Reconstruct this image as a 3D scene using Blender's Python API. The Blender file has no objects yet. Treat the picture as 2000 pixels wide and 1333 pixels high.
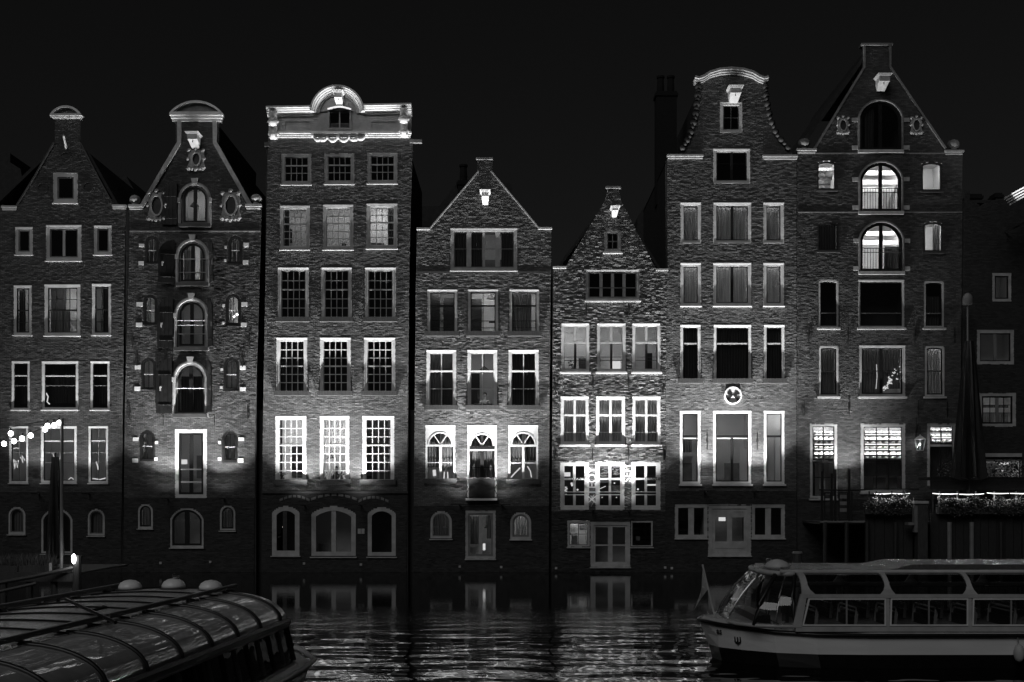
import bpy, math, random
from math import sin, cos, pi, radians
random.seed(7)
SC = bpy.context.scene
COL = SC.collection

# ------------------------------------------------------------------ camera, sky, sun, exposure
H = 3.6          # eye height above the water
F = 2300.0       # focal length in photo pixels (photo 2000 wide)
HY = 975.0       # horizon row in photo pixels
D = 57.9         # distance of the facades
cam = bpy.data.cameras.new('camera')
cam.sensor_width = 36.0
cam.lens = 36.0 * F / 2000.0
cam.shift_y = (HY - 666.5) / 2000.0
cam.clip_end = 2000
co = bpy.data.objects.new('camera', cam)
co.location = (0, 0, H)
co.rotation_euler = (pi / 2, 0, 0)
COL.objects.link(co)
SC.camera = co

w = bpy.data.worlds.new('World')
SC.world = w
w.use_nodes = True
nt = w.node_tree
nt.nodes.clear()
sky = nt.nodes.new('ShaderNodeTexSky')
sky.sky_type = 'NISHITA'
sky.sun_disc = False
sky.sun_elevation = radians(40)
sky.sun_rotation = radians(205)
bw = nt.nodes.new('ShaderNodeRGBToBW')
bg = nt.nodes.new('ShaderNodeBackground')
bg.inputs['Strength'].default_value = 0.0019
wo = nt.nodes.new('ShaderNodeOutputWorld')
nt.links.new(sky.outputs[0], bw.inputs[0])
nt.links.new(bw.outputs[0], bg.inputs['Color'])
nt.links.new(bg.outputs[0], wo.inputs['Surface'])

sun = bpy.data.lights.new('night_glow', 'SUN')
sun.energy = 0.38
sun.angle = radians(30)
so = bpy.data.objects.new('night_glow', sun)
so.rotation_euler = (radians(50), 0, radians(-25))
COL.objects.link(so)

SC.view_settings.view_transform = 'Standard'
SC.view_settings.look = 'None'
SC.view_settings.exposure = 0.0
SC.view_settings.gamma = 1.0
SC.view_settings.use_curve_mapping = False
cy = SC.cycles
cy.use_adaptive_sampling = False
cy.use_denoising = True
cy.denoiser = "OPENIMAGEDENOISE"
cy.denoising_input_passes = "RGB_ALBEDO_NORMAL"
cy.denoising_prefilter = "ACCURATE"
cy.max_bounces = 6
cy.diffuse_bounces = 2
cy.glossy_bounces = 3
cy.transmission_bounces = 4
cy.transparent_max_bounces = 16
cy.caustics_reflective = False
cy.caustics_refractive = False
cy.sample_clamp_indirect = 3.0

# ------------------------------------------------------------------ materials
def new_mat(name):
    m = bpy.data.materials.new(name)
    m.use_nodes = True
    n = m.node_tree
    n.nodes.clear()
    out = n.nodes.new('ShaderNodeOutputMaterial')
    return m, n, out

def N(n, t, **kw):
    x = n.nodes.new(t)
    for k, v in kw.items():
        setattr(x, k, v)
    return x

def grey(v):
    return (v, v, v, 1)

def mottled(name, lo, hi, scale=4.0, rough=0.6, bump=0.0, bscale=40.0, metal=0.0, island=0.0, spec=0.5, stretch=None, coat=0.0):
    m, n, out = new_mat(name)
    b = N(n, 'ShaderNodeBsdfPrincipled')
    b.inputs['Roughness'].default_value = rough
    b.inputs['Metallic'].default_value = metal
    b.inputs['Specular IOR Level'].default_value = spec
    b.inputs['Coat Weight'].default_value = coat
    b.inputs['Coat Roughness'].default_value = 0.05
    tc = N(n, 'ShaderNodeNewGeometry')
    src = tc.outputs['Position']
    if stretch:
        mp = N(n, 'ShaderNodeMapping')
        mp.inputs['Scale'].default_value = stretch
        n.links.new(src, mp.inputs['Vector'])
        src = mp.outputs[0]
    ns = N(n, 'ShaderNodeTexNoise')
    ns.inputs['Scale'].default_value = scale
    ns.inputs['Detail'].default_value = 5
    n.links.new(src, ns.inputs['Vector'])
    fac = ns.outputs['Fac']
    if island > 0:
        mx = N(n, 'ShaderNodeMix')
        mx.inputs[0].default_value = island
        n.links.new(fac, mx.inputs[2])
        n.links.new(tc.outputs['Random Per Island'], mx.inputs[3])
        fac = mx.outputs[0]
    mr = N(n, 'ShaderNodeMapRange')
    mr.inputs['From Min'].default_value = 0.25
    mr.inputs['From Max'].default_value = 0.75
    mr.inputs['To Min'].default_value = lo
    mr.inputs['To Max'].default_value = hi
    n.links.new(fac, mr.inputs['Value'])
    n.links.new(mr.outputs[0], b.inputs['Base Color'])
    if bump > 0:
        n2 = N(n, 'ShaderNodeTexNoise')
        n2.inputs['Scale'].default_value = bscale
        n2.inputs['Detail'].default_value = 4
        n.links.new(src, n2.inputs['Vector'])
        bp = N(n, 'ShaderNodeBump')
        bp.inputs['Strength'].default_value = bump
        bp.inputs['Distance'].default_value = 0.02
        n.links.new(n2.outputs['Fac'], bp.inputs['Height'])
        n.links.new(bp.outputs[0], b.inputs['Normal'])
    n.links.new(b.outputs[0], out.inputs['Surface'])
    return m

def emitter(name, s):
    m, n, out = new_mat(name)
    e = N(n, 'ShaderNodeEmission')
    e.inputs['Color'].default_value = (1, 1, 1, 1)
    e.inputs['Strength'].default_value = s
    n.links.new(e.outputs[0], out.inputs['Surface'])
    return m

def glass(name, base=0.045, rough=0.0, tint=0.9, bump=0.0, bscale=1.5):
    m, n, out = new_mat(name)
    t = N(n, 'ShaderNodeBsdfTransparent')
    t.inputs['Color'].default_value = grey(tint)
    g = N(n, 'ShaderNodeBsdfGlossy')
    g.inputs['Roughness'].default_value = rough
    g.inputs['Color'].default_value = grey(0.95)
    lw = N(n, 'ShaderNodeLayerWeight')
    lw.inputs['Blend'].default_value = 0.5
    pw = N(n, 'ShaderNodeMath', operation='POWER')
    pw.inputs[1].default_value = 5.0
    n.links.new(lw.outputs['Facing'], pw.inputs[0])
    mr = N(n, 'ShaderNodeMapRange')
    mr.inputs['To Min'].default_value = base
    mr.inputs['To Max'].default_value = 1.0
    n.links.new(pw.outputs[0], mr.inputs['Value'])
    mx = N(n, 'ShaderNodeMixShader')
    n.links.new(mr.outputs[0], mx.inputs[0])
    n.links.new(t.outputs[0], mx.inputs[1])
    n.links.new(g.outputs[0], mx.inputs[2])
    if bump > 0:
        tc = N(n, 'ShaderNodeNewGeometry')
        ns = N(n, 'ShaderNodeTexNoise')
        ns.inputs['Scale'].default_value = bscale
        n.links.new(tc.outputs['Position'], ns.inputs['Vector'])
        bp = N(n, 'ShaderNodeBump')
        bp.inputs['Strength'].default_value = bump
        bp.inputs['Distance'].default_value = 0.05
        n.links.new(ns.outputs['Fac'], bp.inputs['Height'])
        n.links.new(bp.outputs[0], g.inputs['Normal'])
    n.links.new(mx.outputs[0], out.inputs['Surface'])
    return m

def cloth(name, v, trans=0.5):
    m, n, out = new_mat(name)
    d = N(n, 'ShaderNodeBsdfDiffuse')
    t = N(n, 'ShaderNodeBsdfTranslucent')
    tc = N(n, 'ShaderNodeNewGeometry')
    mp = N(n, 'ShaderNodeMapping')
    mp.inputs['Scale'].default_value = (9, 9, 0.5)
    ns = N(n, 'ShaderNodeTexNoise')
    ns.inputs['Scale'].default_value = 1.5
    ns.inputs['Detail'].default_value = 4
    n.links.new(tc.outputs['Position'], mp.inputs['Vector'])
    n.links.new(mp.outputs[0], ns.inputs['Vector'])
    mr = N(n, 'ShaderNodeMapRange')
    mr.inputs['From Min'].default_value = 0.3
    mr.inputs['From Max'].default_value = 0.7
    mr.inputs['To Min'].default_value = v * 0.5
    mr.inputs['To Max'].default_value = v
    n.links.new(ns.outputs['Fac'], mr.inputs['Value'])
    n.links.new(mr.outputs[0], d.inputs['Color'])
    n.links.new(mr.outputs[0], t.inputs['Color'])
    mx = N(n, 'ShaderNodeMixShader')
    mx.inputs[0].default_value = trans
    n.links.new(d.outputs[0], mx.inputs[1])
    n.links.new(t.outputs[0], mx.inputs[2])
    n.links.new(mx.outputs[0], out.inputs['Surface'])
    return m

M = {}
M['white'] = mottled('white_paint', 0.6, 0.8, 3, 0.5, 0.15, 60)
M['offwhite'] = mottled('weathered_white_paint', 0.36, 0.58, 3, 0.55, 0.2, 50)
M['stone'] = mottled('pale_sandstone', 0.3, 0.5, 5, 0.8, 0.4, 30)
M['greystone'] = mottled('grey_sandstone', 0.14, 0.26, 5, 0.8, 0.4, 30)
M['dark'] = mottled('dark_green_black_paint', 0.008, 0.02, 5, 0.35, 0.1, 40)
M['darkgrey'] = mottled('dark_grey_paint', 0.03, 0.06, 5, 0.5)
M['mid'] = mottled('grey_paint', 0.16, 0.26, 3, 0.5, 0.15, 50)
M['mortar'] = mottled('mortar', 0.025, 0.055, 6, 0.9)
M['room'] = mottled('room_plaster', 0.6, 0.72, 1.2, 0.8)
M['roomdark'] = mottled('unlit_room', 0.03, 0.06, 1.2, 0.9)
M['wood'] = mottled('dark_wood', 0.03, 0.08, 6, 0.5, 0.2, 40, stretch=(6, 6, 0.6))
M['roof'] = mottled('roof_tiles', 0.02, 0.045, 5, 0.8, 0.6, 14)
M['iron'] = mottled('black_iron', 0.008, 0.016, 8, 0.5)
M['chrome'] = mottled('steel_tube', 0.5, 0.6, 8, 0.25, metal=1.0)
M['glass'] = glass('window_glass', 0.05)
M['palesteel'] = mottled('brushed_pale_steel', .7, .85, 8, .35, metal=.3)
M['curtain'] = cloth('curtain_cloth', 0.6)
M['drape'] = cloth('grey_drape', 0.3, 0.3)
M['darkdrape'] = cloth('dark_drape', 0.09, 0.2)
M['blind'] = cloth('pale_blind', 0.75, 0.55)
M['bulb'] = emitter('lit_bulb', 14)
M['tube'] = emitter('lit_tube', 3)
M['lamp_glint'] = emitter('lamp_and_glint_glow', 0.9)  # glow of real lamps and of added shapes standing for reflections
M['cheese'] = mottled('pale_cheese', 0.7, 0.85, 6, 0.5)
M['skin'] = mottled('skin', 0.3, 0.4, 8, 0.6)
M['hair'] = mottled('dark_hair', 0.015, 0.03, 20, 0.6)
M['leaf'] = mottled('green_leaf', 0.05, 0.12, 6, 0.6, island=0.7)
M['domewhite'] = mottled('glossy_white_dome', .8, .9, 6, .3)
M['hull'] = mottled('cream_hull_paint', 0.68, 0.84, 1.2, 0.35, 0.06, 20, stretch=(0.5, 1, 3))
M['deckpaint'] = mottled('grey_deck_paint', 0.34, 0.48, 4, 0.45, 0.1, 30)
M['black'] = mottled('black_rubber', 0.006, 0.012, 8, 0.3)

def brick_mat(name, lo, hi, rough=0.7):
    return mottled(name, lo, hi, 0.9, rough, 0.4, 70, island=0.5)

# ------------------------------------------------------------------ mesh helpers
class MB:
    def __init__(s):
        s.v = []
        s.f = []
    def quad(s, a, b, c, d):
        k = len(s.v)
        s.v += [a, b, c, d]
        s.f.append((k, k + 1, k + 2, k + 3))
        return s
    def box(s, x0, y0, z0, x1, y1, z1):
        if x1 < x0: x0, x1 = x1, x0
        if y1 < y0: y0, y1 = y1, y0
        if z1 < z0: z0, z1 = z1, z0
        k = len(s.v)
        s.v += [(x0, y0, z0), (x1, y0, z0), (x1, y1, z0), (x0, y1, z0), (x0, y0, z1), (x1, y0, z1), (x1, y1, z1), (x0, y1, z1)]
        for q in ((0, 3, 2, 1), (4, 5, 6, 7), (0, 1, 5, 4), (1, 2, 6, 5), (2, 3, 7, 6), (3, 0, 4, 7)):
            s.f.append(tuple(k + i for i in q))
        return s
    def ring(s, outer, inner, y0, y1):
        """frame between two closed outlines [(x,z)], from y0 (front) to y1"""
        n = len(outer)
        k = len(s.v)
        for pts, y in ((outer, y0), (inner, y0), (outer, y1), (inner, y1)):
            s.v += [(p[0], y, p[1]) for p in pts]
        for i in range(n):
            j = (i + 1) % n
            s.f.append((k + i, k + j, k + n + j, k + n + i))
            s.f.append((k + 2 * n + i, k + 3 * n + i, k + 3 * n + j, k + 2 * n + j))
            s.f.append((k + i, k + 2 * n + i, k + 2 * n + j, k + j))
            s.f.append((k + n + i, k + n + j, k + 3 * n + j, k + 3 * n + i))
        return s
    def poly(s, pts, y0, y1):
        """solid from a closed outline [(x,z)]"""
        n = len(pts)
        k = len(s.v)
        s.v += [(p[0], y0, p[1]) for p in pts] + [(p[0], y1, p[1]) for p in pts]
        s.f.append(tuple(range(k, k + n)))
        s.f.append(tuple(range(k + 2 * n - 1, k + n - 1, -1)))
        for i in range(n):
            j = (i + 1) % n
            s.f.append((k + i, k + n + i, k + n + j, k + j))
        return s
    def loft(s, rings, cap=True):
        n = len(rings[0])
        k = len(s.v)
        for r in rings:
            s.v += list(r)
        for a in range(len(rings) - 1):
            for i in range(n):
                j = (i + 1) % n
                s.f.append((k + a * n + i, k + a * n + j, k + (a + 1) * n + j, k + (a + 1) * n + i))
        if cap:
            s.f.append(tuple(k + i for i in range(n - 1, -1, -1)))
            s.f.append(tuple(k + (len(rings) - 1) * n + i for i in range(n)))
        return s
    def sheet(s, rows):
        n = len(rows[0])
        k = len(s.v)
        for r in rows:
            s.v += list(r)
        for a in range(len(rows) - 1):
            for i in range(n - 1):
                s.f.append((k + a * n + i, k + a * n + i + 1, k + (a + 1) * n + i + 1, k + (a + 1) * n + i))
        return s
    def tube(s, pts, r, n=6):
        rings = []
        for i, p in enumerate(pts):
            a = pts[max(i - 1, 0)]
            b = pts[min(i + 1, len(pts) - 1)]
            d = [b[k] - a[k] for k in range(3)]
            L = math.sqrt(sum(q * q for q in d)) or 1
            d = [q / L for q in d]
            up = (0, 0, 1) if abs(d[2]) < 0.9 else (1, 0, 0)
            u = (d[1] * up[2] - d[2] * up[1], d[2] * up[0] - d[0] * up[2], d[0] * up[1] - d[1] * up[0])
            L = math.sqrt(sum(q * q for q in u))
            u = [q / L for q in u]
            v = (d[1] * u[2] - d[2] * u[1], d[2] * u[0] - d[0] * u[2], d[0] * u[1] - d[1] * u[0])
            rr = r[i] if isinstance(r, (list, tuple)) else r
            rings.append([tuple(p[k] + rr * (cos(2 * pi * j / n) * u[k] + sin(2 * pi * j / n) * v[k]) for k in range(3)) for j in range(n)])
        return s.loft(rings)
    def lathe(s, c, prof, n=12):
        rings = [[(c[0] + r * cos(2 * pi * j / n), c[1] + r * sin(2 * pi * j / n), c[2] + z) for j in range(n)] for r, z in prof]
        return s.loft(rings)
    def ball(s, c, rx, rz=None, ry=None, n=12, m=8, z0=-1.0):
        rz = rz or rx
        ry = ry or rx
        rings = []
        for i in range(m + 1):
            zz = z0 + (1 - z0) * i / m
            zz = max(-0.999, min(0.999, zz))
            q = math.sqrt(1 - zz * zz)
            rings.append([(c[0] + rx * q * cos(2 * pi * j / n), c[1] + ry * q * sin(2 * pi * j / n), c[2] + rz * zz) for j in range(n)])
        return s.loft(rings)

WO = {}
def obj(name, mb, mat, parent=None, origin=None, smooth=False, kind=None):
    xs = [p[0] for p in mb.v]; ys = [p[1] for p in mb.v]; zs = [p[2] for p in mb.v]
    if origin is None:
        origin = ((min(xs) + max(xs)) / 2, (min(ys) + max(ys)) / 2, min(zs))
    me = bpy.data.meshes.new(name)
    me.from_pydata([(p[0] - origin[0], p[1] - origin[1], p[2] - origin[2]) for p in mb.v], [], mb.f)
    me.materials.append(M[mat] if isinstance(mat, str) else mat)
    if smooth:
        me.polygons.foreach_set('use_smooth', [True] * len(me.polygons))
    o = bpy.data.objects.new(name, me)
    COL.objects.link(o)
    place(o, origin, parent)
    if kind:
        o['kind'] = kind
    return o

def place(o, origin, parent):
    if parent is not None:
        o.parent = parent
        po = WO[parent]
        o.location = (origin[0] - po[0], origin[1] - po[1], origin[2] - po[2])
    else:
        o.location = origin
    WO[o] = origin

def tag(o, label, cat, group=None):
    o['label'] = label
    o['category'] = cat
    if group:
        o['group'] = group
    return o

def thing(name, loc, label, cat, group=None, rotz=0.0, local=False):
    o = bpy.data.objects.new(name, None)
    o.empty_display_size = 0.3
    COL.objects.link(o)
    o.location = loc
    o.rotation_euler = (0, 0, rotz)
    WO[o] = (0, 0, 0) if local else tuple(loc)
    return tag(o, label, cat, group)

def P(x, y, Y=D):
    return ((x - 1000.0) * Y / F, Y, H - (y - HY) * Y / F)
def PX(x, Y=D):
    return (x - 1000.0) * Y / F
def PZ(y, Y=D):
    return H - (y - HY) * Y / F

ROOM = 3.6
def lamp(name, loc, power, parent=None, kind='POINT', radius=0.06, rot=None, spot=None, blend=1.0):
    l = bpy.data.lights.new(name, kind)
    l.energy = power
    if kind in ('POINT', 'SPOT'):
        l.shadow_soft_size = radius
    if kind == 'SPOT':
        l.spot_size = spot
        l.spot_blend = blend
    o = bpy.data.objects.new(name, l)
    COL.objects.link(o)
    place(o, loc, parent)
    if rot:
        o.rotation_euler = rot
    return o

def outline(x0, z0, x1, z1, rise=0.0, n=12):
    """closed outline, anticlockwise seen from the front, same point count whatever the rise"""
    pts = [(x0, z0), (x1, z0)]
    wd = x1 - x0
    cx = (x0 + x1) / 2
    if rise <= 1e-6:
        for i in range(n + 1):
            pts.append((x1 - wd * i / n, z1))
        return pts
    R = (wd * wd / 4 + rise * rise) / (2 * rise)
    zc = z1 - R
    a = math.asin(min(1.0, wd / 2 / R))
    if rise > wd / 2 - 1e-6:
        a = pi / 2
    for i in range(n + 1):
        t = a - 2 * a * i / n
        pts.append((cx + R * sin(t), zc + R * cos(t)))
    return pts

def inset(r, t, tb=None):
    x0, z0, x1, z1, rise = r
    wd = x1 - x0
    return (x0 + t, z0 + (t if tb is None else tb), x1 - t, z1 - t, max(0.0, rise * (wd - 2 * t) / wd))

# ------------------------------------------------------------------ brick walls
def spans_of(poly, z):
    xs = []
    n = len(poly)
    for i in range(n):
        (ax, az), (bx, bz) = poly[i], poly[(i + 1) % n]
        if (az <= z) != (bz <= z):
            xs.append(ax + (z - az) / (bz - az) * (bx - ax))
    xs.sort()
    return [(xs[i], xs[i + 1]) for i in range(0, len(xs) - 1, 2)]

def cut(spans, a, b):
    out = []
    for (s, e) in spans:
        if b <= s or a >= e:
            out.append((s, e))
            continue
        if a > s: out.append((s, a))
        if b < e: out.append((b, e))
    return out

def brick_wall(h, rough=1.0, mat=None):
    """courses of real bricks proud of a mortar bed, cut round the openings"""
    poly = [(p[0], p[2]) for p in (P(x, y) for x, y in h['poly'])]
    zs = [p[1] for p in poly]
    ch = 0.0665
    bl = 0.215
    mo, br0 = MB(), MB()
    pl = MB()
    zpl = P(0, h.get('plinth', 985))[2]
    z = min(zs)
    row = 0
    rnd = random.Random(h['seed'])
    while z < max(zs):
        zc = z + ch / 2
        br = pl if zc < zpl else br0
        sp = spans_of(poly, zc)
        for oc in h['open']:
            for (a, b) in spans_of(oc, zc):
                sp = cut(sp, a, b)
        off = rnd.uniform(-0.02, 0.02) + (bl / 2 if row % 2 else 0)
        for (a, b) in sp:
            if b - a < 0.02:
                continue
            mo.quad((a, D, z), (b, D, z), (b, D, z + ch), (a, D, z + ch))
            x = math.floor((a - off) / bl) * bl + off
            while x < b:
                p, q = max(a, x + 0.004), min(b, x + bl - 0.006)
                x += bl
                if q - p < 0.025:
                    continue
                pr = 0.006 + rnd.random() ** 2 * 0.014 * rough
                t1 = rnd.gauss(0, 0.0020) * rough
                t2 = rnd.gauss(0, 0.0020) * rough
                zj = rnd.uniform(-0.0012, 0.0012) * rough
                z0, z1 = z + 0.005 + zj, z + ch - 0.005 + zj
                k = len(br.v)
                br.v += [(p, D + 0.01, z0), (q, D + 0.01, z0), (q, D + 0.01, z1), (p, D + 0.01, z1),
                         (p + .003, D - pr - t1 - t2, z0 + .003), (q - .003, D - pr - t1 + t2, z0 + .003),
                         (q - .003, D - pr + t1 + t2, z1 - .003), (p + .003, D - pr + t1 - t2, z1 - .003)]
                br.f += [(k + 4, k + 5, k + 6, k + 7), (k, k + 1, k + 5, k + 4), (k + 1, k + 2, k + 6, k + 5),
                         (k + 2, k + 3, k + 7, k + 6), (k + 3, k, k + 4, k + 7)]
        z += ch
        row += 1
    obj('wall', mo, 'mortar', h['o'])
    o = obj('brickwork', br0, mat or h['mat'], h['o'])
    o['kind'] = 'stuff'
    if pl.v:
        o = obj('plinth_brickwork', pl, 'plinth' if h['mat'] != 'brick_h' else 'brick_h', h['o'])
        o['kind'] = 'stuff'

# ------------------------------------------------------------------ windows
PANE = {}
def pane(x0, z0, x1, z1, y, parent, mat='glass'):
    key = (round(x1 - x0, 2), round(z1 - z0, 2), mat)
    if key not in PANE:
        mb = MB().box(-key[0] / 2, -0.003, -key[1] / 2, key[0] / 2, 0.003, key[1] / 2)
        me = bpy.data.meshes.new('pane')
        me.from_pydata(mb.v, [], mb.f)
        me.materials.append(M[mat])
        PANE[key] = me
    o = bpy.data.objects.new('pane', PANE[key])
    COL.objects.link(o)
    place(o, ((x0 + x1) / 2, y, (z0 + z1) / 2), parent)
    o.rotation_euler = (random.gauss(0, 0.004), 0, random.gauss(0, 0.006))
    return o

def room_box(x0, z0, x1, z1, y0, y1, mat, parent):
    b = MB()
    b.quad((x0, y1, z0), (x1, y1, z0), (x1, y1, z1), (x0, y1, z1))
    b.quad((x0, y0, z0), (x0, y1, z0), (x0, y1, z1), (x0, y0, z1))
    b.quad((x1, y0, z0), (x1, y0, z1), (x1, y1, z1), (x1, y1, z0))
    b.quad((x0, y0, z0), (x1, y0, z0), (x1, y1, z0), (x0, y1, z0))
    b.quad((x0, y0, z1), (x0, y1, z1), (x1, y1, z1), (x1, y0, z1))
    return obj('room', b, mat, parent)

def drape(x0, x1, z0, z1, y, mat, parent, waves=None, amp=0.03, name='curtain', skew=0.0):
    n = max(16, int((x1 - x0) / 0.02))
    k = waves or (x1 - x0) / 0.13
    ph = random.random() * 6
    rows = []
    for j in range(5):
        t = j / 4
        rows.append([(x0 + (x1 - x0) * i / n + skew * (1 - t), y + amp * (0.6 + 0.4 * (1 - t)) * sin(ph + 2 * pi * k * i / n + 0.5 * sin(3 * t + i * 0.2)) , z0 + (z1 - z0) * t) for i in range(n + 1)])
    return obj(name, MB().sheet(rows), mat, parent, smooth=True)

def bar_box(b, r, o_, f, px, y0, y1, a=0.0, c=1.0):
    """a glazing bar across the glass rectangle r; o_ 'v' or 'h', f the fraction (h from the top)"""
    x0, z0, x1, z1 = r
    hw = px / 39.7 / 2
    if o_ == 'v':
        x = x0 + (x1 - x0) * f
        b.box(x - hw, y0, z1 - (z1 - z0) * c, x + hw, y1, z1 - (z1 - z0) * a)
    else:
        z = z1 - (z1 - z0) * f
        b.box(x0 + (x1 - x0) * a, y0, z - hw, x0 + (x1 - x0) * c, y1, z + hw)

def window(h, x0, y0, x1, y1, v=(), hz=(), t=5, frame='white', sash='white', sw=2.5, bars=1.4, heavy=(), rise=0.0,
           head=True, sill='stone', light=0.0, room=None, depth=1.6, curtains=(), extras=(), archin=False, lampz=0.25, lampx=0.5,
           hood=0.0, name='window', barmat=None, tb=None, lampy=0.55):
    hp = h['o']
    a, c = P(x0, y1), P(x1, y0)
    S = 1 / 39.7
    r = (a[0], a[2], c[0], c[2], rise * S)
    T = t * S
    if archin:
        ri = inset(r, T * 0.7, tb and tb * S)
        ri = (ri[0], ri[1], ri[2], ri[3] - 1.5 * T, (ri[2] - ri[0]) / 2)
        ri = (ri[0], ri[1], ri[2], ri[3] + T, ri[4])
    else:
        ri = inset(r, T, tb and tb * S)
    h['open'].append(outline(*inset(r, T * 0.12)))
    fr = MB().ring(outline(*r), outline(*ri), D + 0.004, D + 0.12)
    # thin backband round the frame
    if not rise and T > 0.1:
        fr.ring(outline(*inset(r, -0.004)), outline(*inset(r, 0.035)), D - 0.010, D + 0.005)
    wo_ = obj(name, fr, frame, hp)
    if head and not rise:
        b = MB()
        zt = r[3] + 0.02
        xa, xb = r[0] - 0.002, r[2] + 0.002
        pr = [(D + 0.003, zt - 0.02), (D - 0.022, zt - 0.02), (D - 0.022, zt - 0.045), (D - 0.0115, zt - 0.11), (D + 0.003, zt - 0.11)]
        b.loft([[(xa, p[0], p[1]) for p in pr], [(xb, p[0], p[1]) for p in pr]])
        obj('head_moulding', b, frame, wo_)
    if hood:
        hb = hood * S
        b = MB().ring(outline(*inset(r, -hb)), outline(*inset(r, -0.005)), D - 0.075, D + 0.02)
        b.ring(outline(*inset(r, -hb * 0.55)), outline(*inset(r, -0.01)), D - 0.11, D - 0.074)
        # open the foot of the hood: it stands on the springing line
        obj('arch_surround', b, h.get('hoodmat', 'offwhite'), wo_)
        h['open'].append(outline(*inset(r, -hb * 0.5)))
    # sash
    Sw = sw * S
    rs = inset(ri, Sw)
    if sw > 0:
        obj('sash', MB().ring(outline(*ri), outline(*rs), D + 0.045, D + 0.105), sash, wo_)
    g = (rs[0], rs[1], rs[2], rs[3])
    b = MB()
    for f in v:
        bar_box(b, g, 'v', f, bars, D + 0.057, D + 0.09)
    for f in hz:
        bar_box(b, g, 'h', f, bars, D + 0.055, D + 0.092)
    if b.v:
        obj('glazing_bars', b, barmat or sash, wo_)
    for (o_, f, px, mt, *ac) in heavy:
        b = MB()
        bar_box(b, g, o_, f, px, D + 0.028 + (0.005 if o_ == 'v' else 0), D + 0.11, *ac)
        obj('mullion' if o_ == 'v' else 'transom', b, mt, wo_)
    # panes, one per light
    vs = sorted(set([0.0, 1.0] + list(v) + [q[1] for q in heavy if q[0] == 'v' and len(q) < 5]))
    hs = sorted(set([0.0, 1.0] + list(hz) + [q[1] for q in heavy if q[0] == 'h' and len(q) < 5]))
    for i in range(len(vs) - 1):
        for j in range(len(hs) - 1):
            pane(g[0] + (g[2] - g[0]) * vs[i], g[3] - (g[3] - g[1]) * hs[j + 1], g[0] + (g[2] - g[0]) * vs[i + 1], g[3] - (g[3] - g[1]) * hs[j], D + 0.075, wo_)
    # sill
    if sill:
        b = MB()
        if sill == 'stone':
            b.box(r[0] - 0.06, D - 0.13, r[1] - 0.09, r[2] + 0.06, D + 0.03, r[1] - 0.004)
            obj('sill', b, frame, wo_)
        elif sill == 'box':
            b.box(r[0] - 0.09, D - 0.2, r[1] - 0.06, r[2] + 0.09, D + 0.03, r[1] + 0.17)
            obj('sill', b, 'wood', wo_)
        elif sill == 'thin':
            b.box(r[0] - 0.03, D - 0.10, r[1] - 0.05, r[2] + 0.03, D + 0.03, r[1] - 0.004)
            obj('sill', b, frame, wo_)
    # room behind
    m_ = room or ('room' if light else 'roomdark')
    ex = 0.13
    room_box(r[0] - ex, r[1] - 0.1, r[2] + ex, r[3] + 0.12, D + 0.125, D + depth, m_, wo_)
    if light:
        ww = (r[2] - r[0])
        l = lamp('room_light', (r[0] + ww * (.3 + .4 * lampx), D + .34, r[3] + .105), light * ROOM, wo_, 'AREA')
        l.data.shape = 'RECTANGLE'
        l.data.size = ww * .85
        l.data.size_y = .36
        l.rotation_euler = (radians(22), 0, 0)
    for cu in curtains:
        fa, fb, mt = cu[:3]
        za, zb = (cu[3], cu[4]) if len(cu) > 4 else (0.0, 1.0)
        yy = cu[5] if len(cu) > 5 else 0.2
        drape(g[0] + (g[2] - g[0]) * fa, g[0] + (g[2] - g[0]) * fb, g[3] - (g[3] - g[1]) * zb, g[3] - (g[3] - g[1]) * za, D + yy, mt, wo_,
              amp=0.004 if mt == 'blind' else 0.03, name='blind' if mt == 'blind' else 'curtain')
    for (nm, ex0, ey0, ex1, ey1, dd, mt) in extras:
        Y = D + dd
        e0, e1 = P(ex0, ey1, Y), P(ex1, ey0, Y)
        obj(nm, MB().box(e0[0], Y, e0[2], e1[0], Y + 0.06, e1[2]), mt, wo_)
    return wo_

def house(name, label, poly, mat, seed, cx):
    o = thing(name, P(cx, 1118), label, 'house', 'canal houses along the water')
    return dict(o=o, poly=poly, open=[], mat=mat, seed=seed)

def hpart(h, name, mb, mat, **k):
    return obj(name, mb, mat, h['o'], **k)

def strip(pts, wpx, y0=-0.09, y1=0.02, side=1):
    """a raking coping of constant width along photo-pixel points"""
    b = MB()
    S = wpx / 39.7
    W3 = [P(x, y) for x, y in pts]
    n = len(W3)
    out = []
    for i in range(n):
        p = W3[max(i - 1, 0)]; q = W3[min(i + 1, n - 1)]
        dx, dz = q[0] - p[0], q[2] - p[2]
        L = math.hypot(dx, dz)
        out.append((W3[i][0] - dz / L * S * side, W3[i][2] + dx / L * S * side))
    for i in range(n - 1):
        b.poly([(W3[i][0], W3[i][2]), (W3[i + 1][0], W3[i + 1][2]), out[i + 1], out[i]], D + y0, D + y1)
    return b

def pbox(x0, y0, x1, y1, ya, yb, b=None):
    """box from photo pixels, protruding from ya to yb relative to the facade plane"""
    b = b or MB()
    p, q = P(x0, y1), P(x1, y0)
    return b.box(p[0], D + ya, p[2], q[0], D + yb, q[2])

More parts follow.
